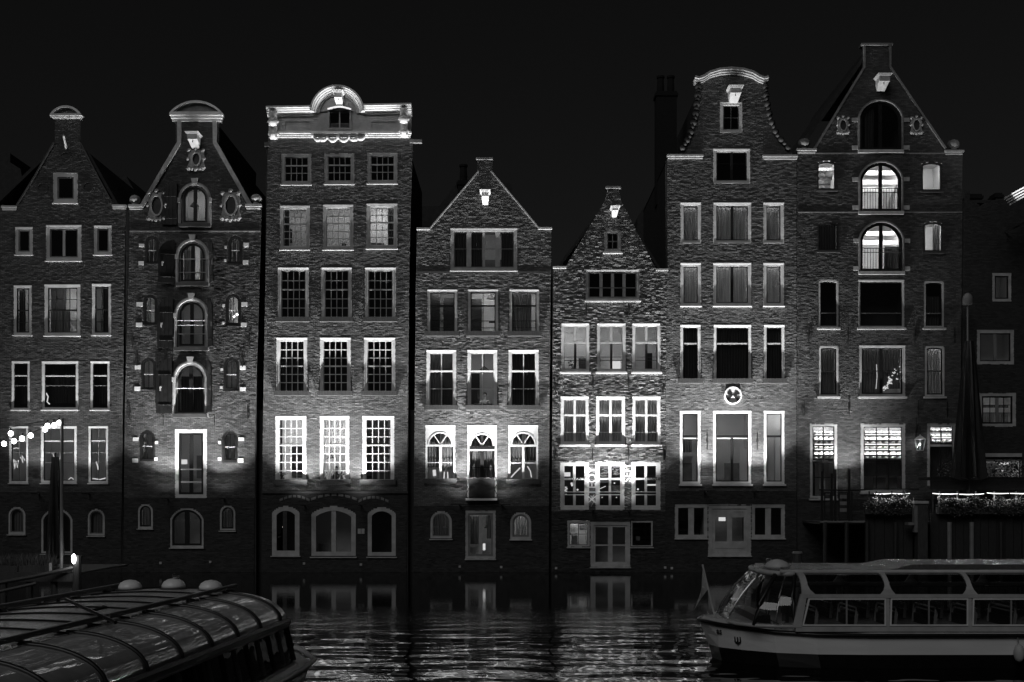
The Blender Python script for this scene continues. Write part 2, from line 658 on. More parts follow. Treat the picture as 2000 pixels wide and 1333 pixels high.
def body(h, x0, x1, ytop, roof=None, depth=9.0):
    """side walls, back wall and roof behind a front"""
    a, c = P(x0, 1125), P(x1, ytop)
    b = MB()
    b.box(a[0], D + 0.03, a[2], a[0] + 0.18, D + depth, c[2])
    b.box(c[0] - 0.18, D + 0.03, a[2], c[0], D + depth, c[2])
    b.box(a[0] + 0.18, D + depth - 0.2, a[2], c[0] - 0.18, D + depth, c[2])
    hpart(h, 'side_wall', b, 'roof')
    if roof:
        pts = [(P(x, y)[0], P(x, y)[2]) for x, y in roof]
        zb = min(q[1] for q in pts)
        mx_ = sum(q[0] for q in pts) / len(pts)
        inn = [(mx_ + (q[0] - mx_) * .94, zb + (q[1] - zb) * .95) for q in pts]
        b = MB()
        for i in range(len(pts) - 1):
            b.poly([pts[i], pts[i + 1], inn[i + 1], inn[i]], D + 0.06, D + depth)
        hpart(h, 'roof', b, 'roof')
        e0, e1 = min(pts), max(pts)
        b = MB()
        for (xa, xb) in ((a[0], e0[0]), (e1[0], c[0])):
            if xb - xa > .1:
                b.box(xa, D + .06, zb - .12, xb, D + depth, zb)
        if b.v:
            hpart(h, 'roof_edge', b, 'roof')
    else:
        hpart(h, 'roof', MB().box(a[0], D + 0.2, c[2], c[0], D + depth, c[2] + 0.15), 'roof')

def hoist(h, x0, y0, x1, y1, mat='white', shift=0.0):
    """pulley beam housing: a small block with a moulded cap, reaching out of the wall"""
    p, q = P(x0, y1), P(x1, y0)
    zm = p[2] + (q[2] - p[2]) * 0.42
    cx = (p[0] + q[0]) / 2
    b = MB()
    wd = (q[0] - p[0])
    b.box(cx - wd * 0.33, D - 0.75, zm, cx + wd * 0.33, D + 0.02, q[2] - 0.1)
    for k, (zz, g) in enumerate(((0.0, 0.0), (0.05, 0.05), (0.10, 0.10))):
        b.box(cx - wd * 0.38 - g * 0.6, D - 0.8 - g, q[2] - 0.12 + zz * 0.7, cx + wd * 0.38 + g * 0.6, D + 0.015, q[2] - 0.12 + (zz + 0.05) * 0.7 - 0.003)
    b.loft([[(cx - wd * 0.25, D + 0.01, p[2]), (cx + wd * 0.25, D + 0.01, p[2]), (cx + wd * 0.25, D - 0.08, p[2]), (cx - wd * 0.25, D - 0.08, p[2])],
            [(cx - wd * 0.33, D + 0.01, zm - 0.002), (cx + wd * 0.33, D + 0.01, zm - 0.002), (cx + wd * 0.33, D - 0.55, zm - 0.002), (cx - wd * 0.33, D - 0.55, zm - 0.002)]])
    o = hpart(h, 'hoist_beam', b, mat)
    b = MB()
    b.tube([(cx, D - 0.6, zm + 0.02), (cx, D - 0.6, zm - 0.12)], 0.02)
    obj('hook', b, 'iron', o)

def cartouche(h, x0, y0, x1, y1, oval=(0.26, 0.3), mat='stone', glassy=True):
    """carved oval surround with scrolls"""
    p, q = P(x0, y1), P(x1, y0)
    cx, cz = (p[0] + q[0]) / 2, (p[2] + q[2]) / 2
    wx, wz = (q[0] - p[0]) / 2, (q[2] - p[2]) / 2
    n = 28
    outp, inp, midp = [], [], []
    for i in range(n):
        t = 2 * pi * i / n
        k = 1.0 + 0.09 * cos(4 * t + pi) + 0.06 * sin(9 * t)
        ct, st = cos(t), sin(t)
        sx = abs(ct) ** 0.7 * (1 if ct > 0 else -1)
        sz = abs(st) ** 0.7 * (1 if st > 0 else -1)
        outp.append((cx + wx * 0.95 * k * sx, cz + wz * 0.95 * k * sz))
        inp.append((cx + wx * oval[0] * 2 * ct, cz + wz * oval[1] * 2 * st))
        midp.append((cx + wx * (oval[0] * 2 + 0.16) * ct, cz + wz * (oval[1] * 2 + 0.13) * st))
    b = MB().ring(outp, inp, D - 0.07, D + 0.02)
    b.ring(midp, inp, D - 0.14, D - 0.069)
    for (fx, fz, rr) in ((-.8, -.85, .2), (.8, -.85, .2), (-.8, .8, .15), (.8, .8, .15), (0, -.95, .17), (0, .95, .16), (-.92, 0, .12), (.92, 0, .12), (-.45, -.92, .13), (.45, -.92, .13)):
        b.ball((cx + fx * wx, D - 0.08, cz + fz * wz), rr * wx, ry=0.09, n=8, m=5)
        ring_pts = [(cx + fx * wx + rr * 1.2 * wx * cos(t), D - 0.11, cz + fz * wz + rr * 1.2 * wx * sin(t)) for t in [k * pi / 5 for k in range(9)]]
        b.tube(ring_pts, 0.03, 5)
    o = hpart(h, 'cartouche', b, mat)
    bb = MB().poly([(cx + wx * oval[0] * 1.98 * cos(2 * pi * i / 20), cz + wz * oval[1] * 1.98 * sin(2 * pi * i / 20)) for i in range(20)], D - 0.02, D + 0.015)
    obj('oval_panel', bb, 'mid' if not glassy else 'darkgrey', o)

def blocks(h, rects, mat='white'):
    for (x0, y0, x1, y1) in rects:
        hpart(h, 'stone_block', pbox(x0, y0, x1, y1, -0.05, 0.012), mat)

def anchors(h, pts, L=22, cross=True):
    for (x, y) in pts:
        b = MB()
        p = P(x, y)
        hh = L / 2 / 39.7
        b.tube([(p[0], D - 0.05, p[2] - hh), (p[0], D - 0.065, p[2]), (p[0], D - 0.05, p[2] + hh)], 0.028, 5)
        b.box(p[0] - 0.05, D - 0.06, p[2] - 0.05, p[0] + 0.05, D, p[2] + 0.05)
        hpart(h, 'wall_anchor', b, 'iron')

def plates(h, pts):
    for (x, y) in pts:
        hpart(h, 'mooring_plate', pbox(x - 2.2, y - 2.2, x + 2.2, y + 2.2, -0.05, 0.01), 'offwhite')

# ------------------------------------------------------------------ setting: water, canal bed, far ground
def water_mat():
    m, n, out = new_mat('canal_water')
    g = N(n, 'ShaderNodeBsdfPrincipled')
    g.inputs['Base Color'].default_value = grey(0.004)
    g.inputs['Roughness'].default_value = 0.03
    g.inputs['IOR'].default_value = 1.333
    g.inputs['Specular IOR Level'].default_value = 0.9
    geo = N(n, 'ShaderNodeNewGeometry')
    sep = N(n, 'ShaderNodeSeparateXYZ')
    n.links.new(geo.outputs['Position'], sep.inputs[0])
    def layer(sc, det, st):
        mp = N(n, 'ShaderNodeMapping')
        mp.inputs['Scale'].default_value = (st, 1, 1)
        n.links.new(geo.outputs['Position'], mp.inputs['Vector'])
        ns = N(n, 'ShaderNodeTexNoise')
        ns.inputs['Scale'].default_value = sc
        ns.inputs['Detail'].default_value = det
        ns.inputs['Roughness'].default_value = 0.55
        n.links.new(mp.outputs[0], ns.inputs['Vector'])
        return ns.outputs['Fac']
    def ramp(a, b, lo, hi):
        mr = N(n, 'ShaderNodeMapRange')
        mr.inputs['From Min'].default_value = a
        mr.inputs['From Max'].default_value = b
        mr.inputs['To Min'].default_value = lo
        mr.inputs['To Max'].default_value = hi
        mr.interpolation_type = 'SMOOTHSTEP'
        n.links.new(sep.outputs['Y'], mr.inputs['Value'])
        return mr.outputs[0]
    def bump(hgt, strength, dist, prev=None):
        bp = N(n, 'ShaderNodeBump')
        bp.inputs['Distance'].default_value = dist
        n.links.new(strength, bp.inputs['Strength'])
        n.links.new(hgt, bp.inputs['Height'])
        if prev is not None:
            n.links.new(prev, bp.inputs['Normal'])
        return bp.outputs[0]
    # long swell ripples close by, wind-ruffled fine ripples further out, sheltered water along the houses
    b1 = bump(layer(1.0, 1.6, 0.5), ramp(26, 43, 1.0, 0.14), 0.085)
    b2 = bump(layer(6.5, 1.5, 0.6), ramp(29, 35, 0.05, 1.0), 0.004, b1)
    cut_ = ramp(36.5, 40.5, 1.0, 0.14)
    near_ = ramp(29.0, 35.0, 0.0, 1.0)
    b3 = bump(layer(11.0, 2.0, 0.7), near_, 0.009, b2)
    mixn = N(n, 'ShaderNodeMix', data_type='VECTOR')
    n.links.new(cut_, mixn.inputs[0])
    n.links.new(geo.outputs['Normal'], mixn.inputs[4])
    n.links.new(b3, mixn.inputs[5])
    b3 = mixn.outputs[1]
    n.links.new(b3, g.inputs['Normal'])
    n.links.new(g.outputs[0], out.inputs['Surface'])
    return m
M['water'] = water_mat()
wm = MB().quad((-400, -60, 0), (400, -60, 0), (400, D + 0.02, 0), (-400, D + 0.02, 0))
o = obj('water', wm, 'water', kind='structure')
gm = MB().quad((-600, D + 9, 0.6), (600, D + 9, 0.6), (600, 900, 0.6), (-600, 900, 0.6))
obj('ground', gm, 'roof', kind='structure')
gm = MB().quad((-600, -80, -2.5), (600, -80, -2.5), (600, D + 12, -2.5), (-600, D + 12, -2.5))
obj('canal_bed', gm, 'roof', kind='structure')

# ------------------------------------------------------------------ house 1: plain neck gable at the far end
M['brick_a'] = brick_mat('brown_brick_a', 0.05, 0.11)
M['brick_b'] = brick_mat('brown_brick_b', 0.05, 0.12)
M['brick_c'] = brick_mat('brown_brick_c', 0.07, 0.15)
M['brick_d'] = brick_mat('brown_brick_d', 0.08, 0.17)
M['brick_e'] = brick_mat('rough_brick_e', 0.06, 0.22)
M['brick_f'] = brick_mat('brown_brick_f', 0.075, 0.155)
M['brick_g'] = brick_mat('brown_brick_g', 0.05, 0.11)
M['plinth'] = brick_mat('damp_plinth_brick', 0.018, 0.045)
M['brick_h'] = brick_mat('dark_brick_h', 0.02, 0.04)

h1 = house('canal_house', 'brick neck gable house with a small curved pediment behind the string of light bulbs',
           [(-60, 1123), (-60, 405), (33, 405), (70, 345), (107, 283), (107, 233), (157, 233), (157, 283), (190, 345), (220, 402), (246, 402), (243, 520), (239, 900), (236, 1123)], 'brick_a', 1, 120)
window(h1, 104, 338, 152, 397, t=8, sash='mid', sill='thin', head=False)
for (x0, y0, x1, y1) in ((30, 444, 64, 498), (184, 441, 218, 498)):
    window(h1, x0, y0, x1, y1, t=6, sill='thin', sash='mid')
window(h1, 90, 440, 159, 510, t=7, sash='mid', sill='thin', heavy=[('v', 0.5, 5, 'white')])
window(h1, 27, 558, 62, 655, t=5, sash='dark', hz=(0.78,), v=(0.5,), heavy=[('h', 0.5, 2.2, 'dark')], sill='thin', bars=1, light=3.0, curtains=[(0, 0.6, 'darkdrape')],
       extras=[('cupboard', 30, 575, 48, 650, 1.1, 'wood'), ('shelf_board', 46, 625, 62, 628, 1.0, 'room')])
window(h1, 87, 556, 157, 656, t=6, sash='dark', sw=2, hz=(0.25, 0.75), v=(0.25, 0.5, 0.75), heavy=[('h', 0.5, 2.4, 'dark')], sill='thin', bars=1, light=7.0, lampx=0.9, lampz=1.5,
       curtains=[(0, 0.66, 'drape', 0.5, 1.0, 0.35)], extras=[('interior_wall', 80, 560, 128, 655, 1.15, 'darkgrey'), ('shelf_board', 134, 597, 156, 600, 1.0, 'room')])
window(h1, 180, 555, 217, 655, t=5, sash='dark', hz=(0.78,), v=(0.5,), heavy=[('h', 0.5, 2.2, 'dark')], sill='thin', bars=1, light=1.2, curtains=[(0.5, 1, 'darkdrape')])
for (x0, x1, t, ww) in ((23, 58, 4, 0), (82, 153, 5, 0), (177, 214, 4, 0)):
    window(h1, x0, 706, x1, 801, t=t, sash='dark', sw=1.5, heavy=[('h', 0.27, 2.2, 'white')], hz=(0.5,), bars=1.1, barmat='mid', sill='thin', curtains=[(0, 1, 'darkdrape', 0.0, 0.9, 0.5)])
for (x0, x1, t, vv) in ((18, 55, 4, (0.5,)), (80, 150, 5, ()), (173, 211, 4, (0.5,))):
    window(h1, x0, 833, x1, 944, t=t, sash='dark', sw=1.5, heavy=[('h', 0.23, 2.4, 'white')], hz=(0.46, 0.66), v=vv, bars=1.1, barmat='mid', sill='thin', light=0.8, lampz=2.2)
for (x0, y0, x1, y1) in ((16, 990, 50, 1044), (171, 994, 205, 1047)):
    window(h1, x0, y0, x1, y1, t=4, rise=(x1 - x0) / 2, frame='offwhite', sash='mid', sw=2, sill='thin', curtains=[(0.1, 0.9, 'drape')])
window(h1, 80, 993, 142, 1082, t=4.5, rise=22, frame='offwhite', sash='dark', sw=4, sill='thin', heavy=[('v', 0.5, 6, 'dark')])
h1['plinth'] = 962
brick_wall(h1, .9)
body(h1, -60, 239, 410, [(-30, 412), (128, 262), (175, 300), (238, 412)])
hpart(h1, 'coping', strip([(33, 405), (70, 345), (107, 280)], 2.5), 'darkgrey')
hpart(h1, 'coping', strip([(157, 280), (190, 345), (221, 402)], 2.5), 'darkgrey')
for (x0, x1, y) in ((4, 33, 403), (220, 247, 401)):
    b = pbox(x0, y, x1, y + 4, -0.12, 0.3)
    pbox(x0 + 1, y + 4, x1 - 1, y + 8, -0.07, 0.1, b)
    hpart(h1, 'shoulder_cap', b, 'offwhite')
def pediment(h, x0, x1, ytop, ybase, yfoot, mat='offwhite', th=4.0):
    S = 1 / 39.7
    a, c = P(x0, ybase), P(x1, ytop)
    r = (a[0], a[2], c[0], c[2], (ybase - ytop) * S)
    b = MB().ring(outline(*r), outline(r[0] + th * 1.6 * S, r[1] + th * .5 * S, r[2] - th * 1.6 * S, r[3] - th * S, (ybase - ytop - th * 1.4) * S), D - 0.22, D + 0.3)
    o = hpart(h, 'pediment', b, mat)
    obj('pediment_panel', MB().poly(outline(*inset(r, 0.04)), D - 0.03, D + 0.25), 'mid', o)
    b = MB()
    for k, (f, pj) in enumerate(((0.0, 0.22), (0.34, 0.15), (0.67, 0.08))):
        ya, yb = ybase + (yfoot - ybase) * f, ybase + (yfoot - ybase) * (f + 0.33)
        g = 4 - 2 * k
        p, q = P(x0 + 4 - g, yb), P(x1 - 4 + g, ya)
        b.box(p[0], D - pj, p[2] + 0.002, q[0], D + 0.3, q[2] - 0.002)
    obj('entablature', b, mat, o)
pediment(h1, 100, 162, 209, 227, 233, 'white')
for (x, y, rr) in ((128, 306, 10), (83, 367, 11), (172, 366, 11)):
    p = P(x, y)
    S = rr / 39.7
    n = 18
    b = MB().ring([(p[0] + S * cos(2 * pi * i / n), p[2] + S * sin(2 * pi * i / n)) for i in range(n)], [(p[0] + S * .75 * cos(2 * pi * i / n), p[2] + S * .75 * sin(2 * pi * i / n)) for i in range(n)], D - 0.05, D + 0.01)
    hpart(h1, 'round_niche', b, 'brick_h')
b = MB()
p = P(124, 265, D - 1.4); q = P(129, 290)
b.tube([p, q], 0.05)
hpart(h1, 'hoist_beam', b, 'offwhite')

# ------------------------------------------------------------------ house 2: warehouse with arched doors and shutters
h2 = house('canal_house', 'old warehouse house with arched hatches, dark shutters and a white outlined neck gable',
           [(240, 1123), (244, 780), (252, 520), (253, 406), (280, 403), (349, 279), (343, 277), (343, 222), (428, 222), (428, 277), (421, 279), (489, 402), (511, 402), (508, 520), (500, 780), (496, 1123)], 'brick_b', 2, 370)
h2['hoodmat'] = 'stone'
def arch_hatch(x0, y0, x1, y1, cur, keyw=7, **k):
    hw = (x1 - x0) / 2
    window(h2, x0 + 6, y0 + 6, x1 - 6, y1 - 3, t=3, rise=hw - 6, frame='mid', sash='dark', sw=4, sill=None, hood=6, heavy=[('v', 0.5, 7, 'dark')], curtains=cur, **k)
    cx = (x0 + x1) / 2
    p = P(cx, y0 + 3)
    b = MB()
    for (z0, z1, w0, w1, yy) in ((p[2] - 0.02, p[2] + 0.26, 0.11, 0.17, 0.14),):
        b.loft([[(p[0] - w0, D - yy, z0), (p[0] + w0, D - yy, z0), (p[0] + w0, D + .01, z0), (p[0] - w0, D + .01, z0)],
                [(p[0] - w1, D - yy, z1), (p[0] + w1, D - yy, z1), (p[0] + w1, D + .01, z1), (p[0] - w1, D + .01, z1)]])
    hpart(h2, 'keystone', b, 'stone')
    hpart(h2, 'threshold', pbox(x0 + 1, y1 - 3, x1 - 1, y1 + 4, -0.2, 0.02), 'darkgrey')
    for x in (x0 - 1, x1 - 4):
        hpart(h2, 'hinge_stone', pbox(x, y0 + hw * 0.95, x + 5, y0 + hw * 0.95 + 9, -0.13, 0.01), 'stone')
arch_hatch(349, 357, 413, 441, [], light=4, lampx=0.8, lampz=0.9, extras=[('roof_beam', 386, 404, 391, 440, 0.9, 'room')])
arch_hatch(344, 467, 409, 556, [(0.0, 0.42, 'drape'), (0.8, 1.0, 'drape')], light=5.0)
arch_hatch(341, 581, 408, 682, [], light=1.0, lampz=2.0)
arch_hatch(338, 705, 407, 812, [(0.02, 0.42, 'darkdrape', 0.2, 1), (0.58, 0.98, 'darkdrape', 0.2, 1)], light=0.9)
# sloping roof beam seen through the top hatch
pb = MB()
p0, p1 = P(388, 438, D + 1.0), P(411, 392, D + 1.0)
pb.loft([[(p0[0] - .13, p0[1], p0[2]), (p0[0] + .13, p0[1], p0[2]), (p0[0] + .13, p0[1] + .1, p0[2]), (p0[0] - .13, p0[1] + .1, p0[2])],
         [(p1[0] - .13, p1[1], p1[2]), (p1[0] + .13, p1[1], p1[2]), (p1[0] + .13, p1[1] + .1, p1[2]), (p1[0] - .13, p1[1] + .1, p1[2])]])
hpart(h2, 'rafter', pb, 'room')
# rails across the hatches
for (x0, x1, ys) in ((347, 406, (507, 533)), (343, 406, (627, 636, 653)), (341, 403, (759,))):
    for y in ys:
        b = MB()
        p, q = P(x0, y), P(x1, y)
        b.tube([(p[0], D - 0.07, p[2]), (q[0], D - 0.07, q[2])], 0.022)
        hpart(h2, 'guard_rail', b, 'offwhite')
window(h2, 342, 839, 404, 973, t=7, frame='white', sash='dark', sw=4, heavy=[('v', 0.5, 7, 'dark'), ('h', 0.60, 2.5, 'white'), ('h', 0.82, 2.5, 'white')], sill=None, head=False, light=1.2, lampz=1.4, name='door',
       extras=[('lampshade', 351, 898, 365, 907, 0.9, 'lamp_glint'), ('cabinet', 384, 890, 396, 935, 1.0, 'mid')])
SIDE = [(283, 460, 311, 517), (445, 460, 474, 517), (279, 575, 308, 636), (440, 574, 471, 637), (275, 698, 305, 763), (436, 698, 468, 764), (272, 840, 303, 902), (433, 841, 465, 904)]
for i, (x0, y0, x1, y1) in enumerate(SIDE):
    lit = [1.2, 1.6, 1.6, 2.4, 0.8, 0.8, 0.5, 0.5][i]
    window(h2, x0, y0, x1, y1, t=5, rise=(x1 - x0) / 2, frame='dark', sash='dark', sw=1.5, v=(0.5,), bars=1.2, heavy=[('h', 0.52, 1.6, 'offwhite')], sill=None, light=lit,
           curtains=[(0, 0.48, 'drape'), (0.55, 1, 'drape')] if i in (0, 1) else ([(0.0, 0.25, 'curtain')] if i in (2, 3, 6) else []))
bw_ = [(272, 477, 282, 483), (271, 511, 281, 518), (439, 481, 443, 486), (438, 507, 442, 512), (476, 475, 486, 483), (475, 509, 485, 517),
       (267, 591, 279, 599), (266, 631, 278, 639), (435, 595, 439, 600), (434, 629, 438, 634), (472, 591, 483, 599), (471, 631, 482, 639),
       (264, 714, 275, 722), (263, 756, 274, 764), (431, 720, 436, 725), (430, 755, 435, 759), (469, 715, 480, 723), (469, 757, 480, 764),
       (260, 855, 271, 862), (259, 896, 270, 904), (303, 862, 309, 868), (302, 894, 308, 900), (427, 862, 432, 868), (426, 894, 432, 900), (466, 855, 477, 862), (465, 896, 476, 904)]
blocks(h2, bw_)
# lamps seen in one small window
for (x, y) in ((457, 619), (463, 615)):
    b = MB().ball(P(x, y, D + 0.8), 0.05)
    hpart(h2, 'candle_lamp', b, 'bulb')
def shutter(x0, y0, x1, y1, hinge_right, ang):
    """a half round headed board shutter folded back from a hatch"""
    p, q = P(x0, y1), P(x1, y0)
    wd = q[0] - p[0]
    wd0 = wd
    W = max(wd, 0.62)
    hh = q[2] - p[2]
    hx = q[0] if hinge_right else p[0]
    s = -1 if hinge_right else 1
    wreal = 0.78
    ca = min(1.0, wd0 / wreal)
    sa = math.sqrt(1 - ca * ca)
    def pt(u, z):
        return (hx + s * u * ca, D - 0.09 - u * sa, z)
    n = 10
    top = []
    for i in range(n + 1):
        u = wreal * i / n
        zt = p[2] + hh - wreal + wreal * math.sqrt(max(0, 1 - (u / wreal) ** 2))
        top.append((u, zt))
    def leaf(prof, f0, f1):
        fr = [pt(u, z) for u, z in prof]
        A = [(v[0] - s * f0 * sa, v[1] - f0 * ca, v[2]) for v in fr]
        B = [(v[0] - s * f1 * sa, v[1] - f1 * ca, v[2]) for v in fr]
        return MB().loft([A, B])
    def zt_(u):
        return p[2] + hh - wreal + wreal * math.sqrt(max(0, 1 - (u / wreal) ** 2))
    whole = [(0.0, p[2]), (wreal * .995, p[2])] + [(wreal * (1 - j / 10), zt_(wreal * (1 - j / 10))) for j in range(11)]
    o = hpart(h2, 'shutter', leaf(whole, 0.0, 0.02), 'dark')
    for k in range(4):
        u0, u1 = wreal * k / 4 + .006, wreal * (k + 1) / 4 - .006
        prof = [(u0, p[2] + .01), (u1, p[2] + .01)] + [(u1 - (u1 - u0) * j / 3, zt_(u1 - (u1 - u0) * j / 3) - .01) for j in range(4)]
        obj('plank', leaf(prof, 0.0205, 0.045), 'dark', o)
    for zz in (0.18, 0.82):
        za = p[2] + (hh - 0.4) * zz
        l0, l1 = pt(0.03, za), pt(wreal * 0.85, za)
        b2 = MB().tube([(l0[0] - s * .055 * sa, l0[1] - 0.055 * ca, l0[2]), (l1[0] - s * .055 * sa, l1[1] - 0.055 * ca, l1[2])], 0.02, 5)
        obj('strap_hinge', b2, 'iron', o)
    b3 = MB()
    c = pt(wreal * 0.72, p[2] + hh * 0.45)
    b3.box(c[0] - .03, c[1] - 0.09, c[2] - .12, c[0] + .03, c[1] - 0.04, c[2] + .05)
    b3.box(c[0] - .02, c[1] - 0.11, c[2] + .02, c[0] + .06, c[1] - 0.05, c[2] + .09)
    obj('latch', b3, 'offwhite', o)
shutter(316, 357, 347, 440, True, 0)
shutter(312, 470, 342, 555, True, 0)
shutter(308, 580, 339, 681, True, 0)
shutter(304, 700, 337, 808, True, 0)
shutter(411, 470, 425, 555, False, 0)
shutter(408, 583, 424, 680, False, 0)
shutter(406, 703, 422, 807, False, 0)
for (x0, y0, x1, y1) in ((269, 984, 299, 1033), (429, 987, 460, 1037)):
    window(h2, x0, y0, x1, y1, t=4, rise=(x1 - x0) / 2, frame='offwhite', sash='dark', sw=3, sill='thin', light=0.6, curtains=[(0, 1, 'drape')])
window(h2, 332, 992, 398, 1070, t=4, rise=22, frame='offwhite', sash='dark', sw=4, sill='thin', heavy=[('v', 0.5, 9, 'dark')], light=0.3, lampz=0.6, extras=[('curtain_rail', 340, 1016, 390, 1018, 0.6, 'room')])
h2['plinth'] = 972
brick_wall(h2, .9)
body(h2, 245, 500, 410, [(282, 408), (350, 285), (349, 240), (423, 240), (421, 285), (487, 408)])
hpart(h2, 'coping', strip([(274, 402), (347, 278), (347, 238)], 8, -0.1, 0.25, -1), 'stone')
hpart(h2, 'coping', strip([(424, 238), (424, 278), (494, 402)], 8, -0.1, 0.25, -1), 'stone')
pediment(h2, 333, 436, 199, 223, 238, 'white', 4)
for (x0, x1, y) in ((252, 281, 401), (480, 511, 400)):
    b = pbox(x0, y, x1, y + 5, -0.16, 0.25)
    pbox(x0 + 1.5, y + 5, x1 - 1.5, y + 9, -0.09, 0.1, b)
    hpart(h2, 'shoulder_cap', b, 'offwhite')
def ball_finial(h, x, y, r, mat='stone'):
    p = P(x, y)
    R = r / 39.7
    rings = []
    b = MB()
    n = 20
    for i in range(9):
        zz = -0.98 + 1.96 * i / 8
        q = math.sqrt(1 - zz * zz)
        rings.append([(p[0] + R * q * (1 + 0.10 * cos(8 * 2 * pi * j / n)) * cos(2 * pi * j / n), D + 0.05 + R * q * (1 + 0.10 * cos(8 * 2 * pi * j / n)) * sin(2 * pi * j / n), p[2] + R * 0.9 * zz) for j in range(n)])
    b.loft(rings)
    b.lathe((p[0], D + 0.05, p[2] - R * 1.05), [(R * .6, 0), (R * .6, .06), (R * .4, .1)], 10)
    hpart(h, 'ball_finial', b, mat, smooth=True)
ball_finial(h2, 263, 390, 10); ball_finial(h2, 500, 388, 10)
hoist(h2, 369, 266, 397, 292, 'stone')
cartouche(h2, 367, 291, 401, 333, (0.2, 0.27))
cartouche(h2, 289, 373, 325, 432)
cartouche(h2, 432, 373, 471, 432)
hpart(h2, 'string_course', pbox(254, 451, 508, 453.5, -0.045, 0.01), 'greystone')
anchors(h2, [(260, 665), (487, 665), (254, 805), (484, 805), (268, 700), (474, 702)], 30)
b = MB()
for x in (319, 419):
    p = P(x, 812); b.tube([(p[0], D - .05, p[2]), (p[0], D - .05, p[2] - 0.5)], 0.02, 5)
hpart(h2, 'shutter_stay', b, 'iron')
plates(h2, [(314, 1100), (411, 1098)])

# ------------------------------------------------------------------ house 3: tall house under a white cornice
h3 = house('canal_house', 'tall brick house with three window columns under a white cornice with arched centre',
           [(511, 1123), (513, 860), (519, 500), (523, 280), (525, 240), (803, 240), (806, 280), (800, 500), (796, 860), (794, 1123)], 'brick_c', 3, 655)
R1 = dict(v=(0.25, 0.5, 0.75), hz=(0.66,), heavy=[('h', 0.34, 2.4, 'white')], t=6, sw=1.5, sash='offwhite')
for i, (x0, x1, y) in enumerate(((550, 608, 301), (634, 692, 300), (718, 776, 299))):
    window(h3, x0, y, x1, y + 60, **R1, head=False, sill='thin', frame='offwhite')
R2 = dict(v=(0.25, 0.5, 0.75), hz=(0.2, 0.6, 0.8), heavy=[('h', 0.4, 2.6, 'white')], t=6, sw=1.5, bars=1.2)
window(h3, 547, 402, 605, 488, **R2, sill='thin', frame='offwhite', light=3.2, extras=[('interior_wall', 552, 412, 562, 484, 0.5, 'darkgrey'), ('door_panel', 565, 448, 570, 475, 1.4, 'dark')], curtains=[(0, .22, 'darkdrape')])
window(h3, 631, 400, 690, 488, **R2, sill='thin', frame='offwhite', light=4.5, extras=[('cabinet', 668, 476, 676, 488, 1.3, 'dark')])
window(h3, 716, 398, 776, 486, **R2, sill='thin', frame='offwhite', light=11, curtains=[(0.75, 1.0, 'darkdrape')], extras=[('desk', 722, 475, 750, 484, 1.2, 'darkgrey')])
R3 = dict(v=(0.25, 0.5, 0.75), hz=(0.2, 0.6, 0.8), heavy=[('h', 0.4, 2.6, 'offwhite')], t=6, sw=1.5, bars=1.4, sash='offwhite')
for (x0, x1) in ((543, 603), (628, 687), (713, 773)):
    window(h3, x0, 523, x1, 627, **R3, sill='box')
R4 = dict(v=(0.25, 0.5, 0.75), hz=(1 / 6, 2 / 6, 4 / 6, 5 / 6), heavy=[('h', 0.5, 2.6, 'white')], t=6, sw=1.5, bars=1.5)
for i, (x0, x1) in enumerate(((540, 600), (625, 685), (711, 772))):
    window(h3, x0, 660, x1, 771, **R4, sill='box', curtains=[(0, .45, 'darkdrape'), (.55, 1, 'darkdrape')] if i == 0 else [])
R5 = dict(v=(0.25, 0.5, 0.75), hz=(1 / 7, 2 / 7, 4 / 7, 5 / 7, 6 / 7), heavy=[('h', 3 / 7, 2.8, 'white')], t=6, sw=1.5, bars=1.5)
window(h3, 538, 813, 598, 944, **R5, sill='box', light=26, depth=2.4, extras=[('interior_door', 570, 868, 598, 940, 2.2, 'dark'), ('worktop', 560, 934, 596, 938, 0.9, 'room')], curtains=[(0, .1, 'darkdrape')])
window(h3, 625, 813, 682, 944, **R5, sill='box', light=36, depth=2.4, lampx=0.65, extras=[('interior_wall', 655, 866, 690, 945, 2.2, 'offwhite')])
window(h3, 708, 813, 770, 944, **R5, sill='box', light=2.2, depth=2.4, room='mid', curtains=[(0.86, 1.0, 'drape')], extras=[('shelf', 736, 892, 742, 940, 1.2, 'room'), ('armchair', 716, 930, 728, 944, 0.7, 'dark'), ('lampshade', 750, 893, 764, 903, 1.1, 'room')])
window(h3, 530, 988, 586, 1086, t=10, rise=13, frame='offwhite', sash='dark', sw=0, sill='thin', heavy=[('v', 0.45, 8, 'darkgrey', 0.0, 1.0)])
window(h3, 607, 988, 696, 1088, t=10, rise=15, frame='offwhite', sash='dark', sw=0, sill='thin', heavy=[('v', 0.5, 9, 'offwhite')], light=0.1, lampz=1.5, extras=[('parcel', 668, 1074, 684, 1080, 0.8, 'room'), ('work_table', 622, 1062, 640, 1084, 0.9, 'mid')])
window(h3, 717, 990, 774, 1088, t=9, rise=13, frame='offwhite', sash='dark', sw=0, sill='thin')
h3['plinth'] = 963
brick_wall(h3, .75)
body(h3, 519, 797, 290)
S_ = 1 / 39.7
cx_ = 661
# attic storey board and attic window
att = [(525, 262), (525, 222), (608, 222), (614, 205), (628, 188), (645, 178), (661, 175), (677, 178), (694, 188), (708, 205), (714, 220), (803, 217), (803, 262)]
ap = [(P(x, y)[0], P(x, y)[2]) for x, y in reversed(att)]
b = MB()
wr = (P(644, 251)[0], P(644, 251)[2], P(683, 217)[0], P(683, 217)[2])
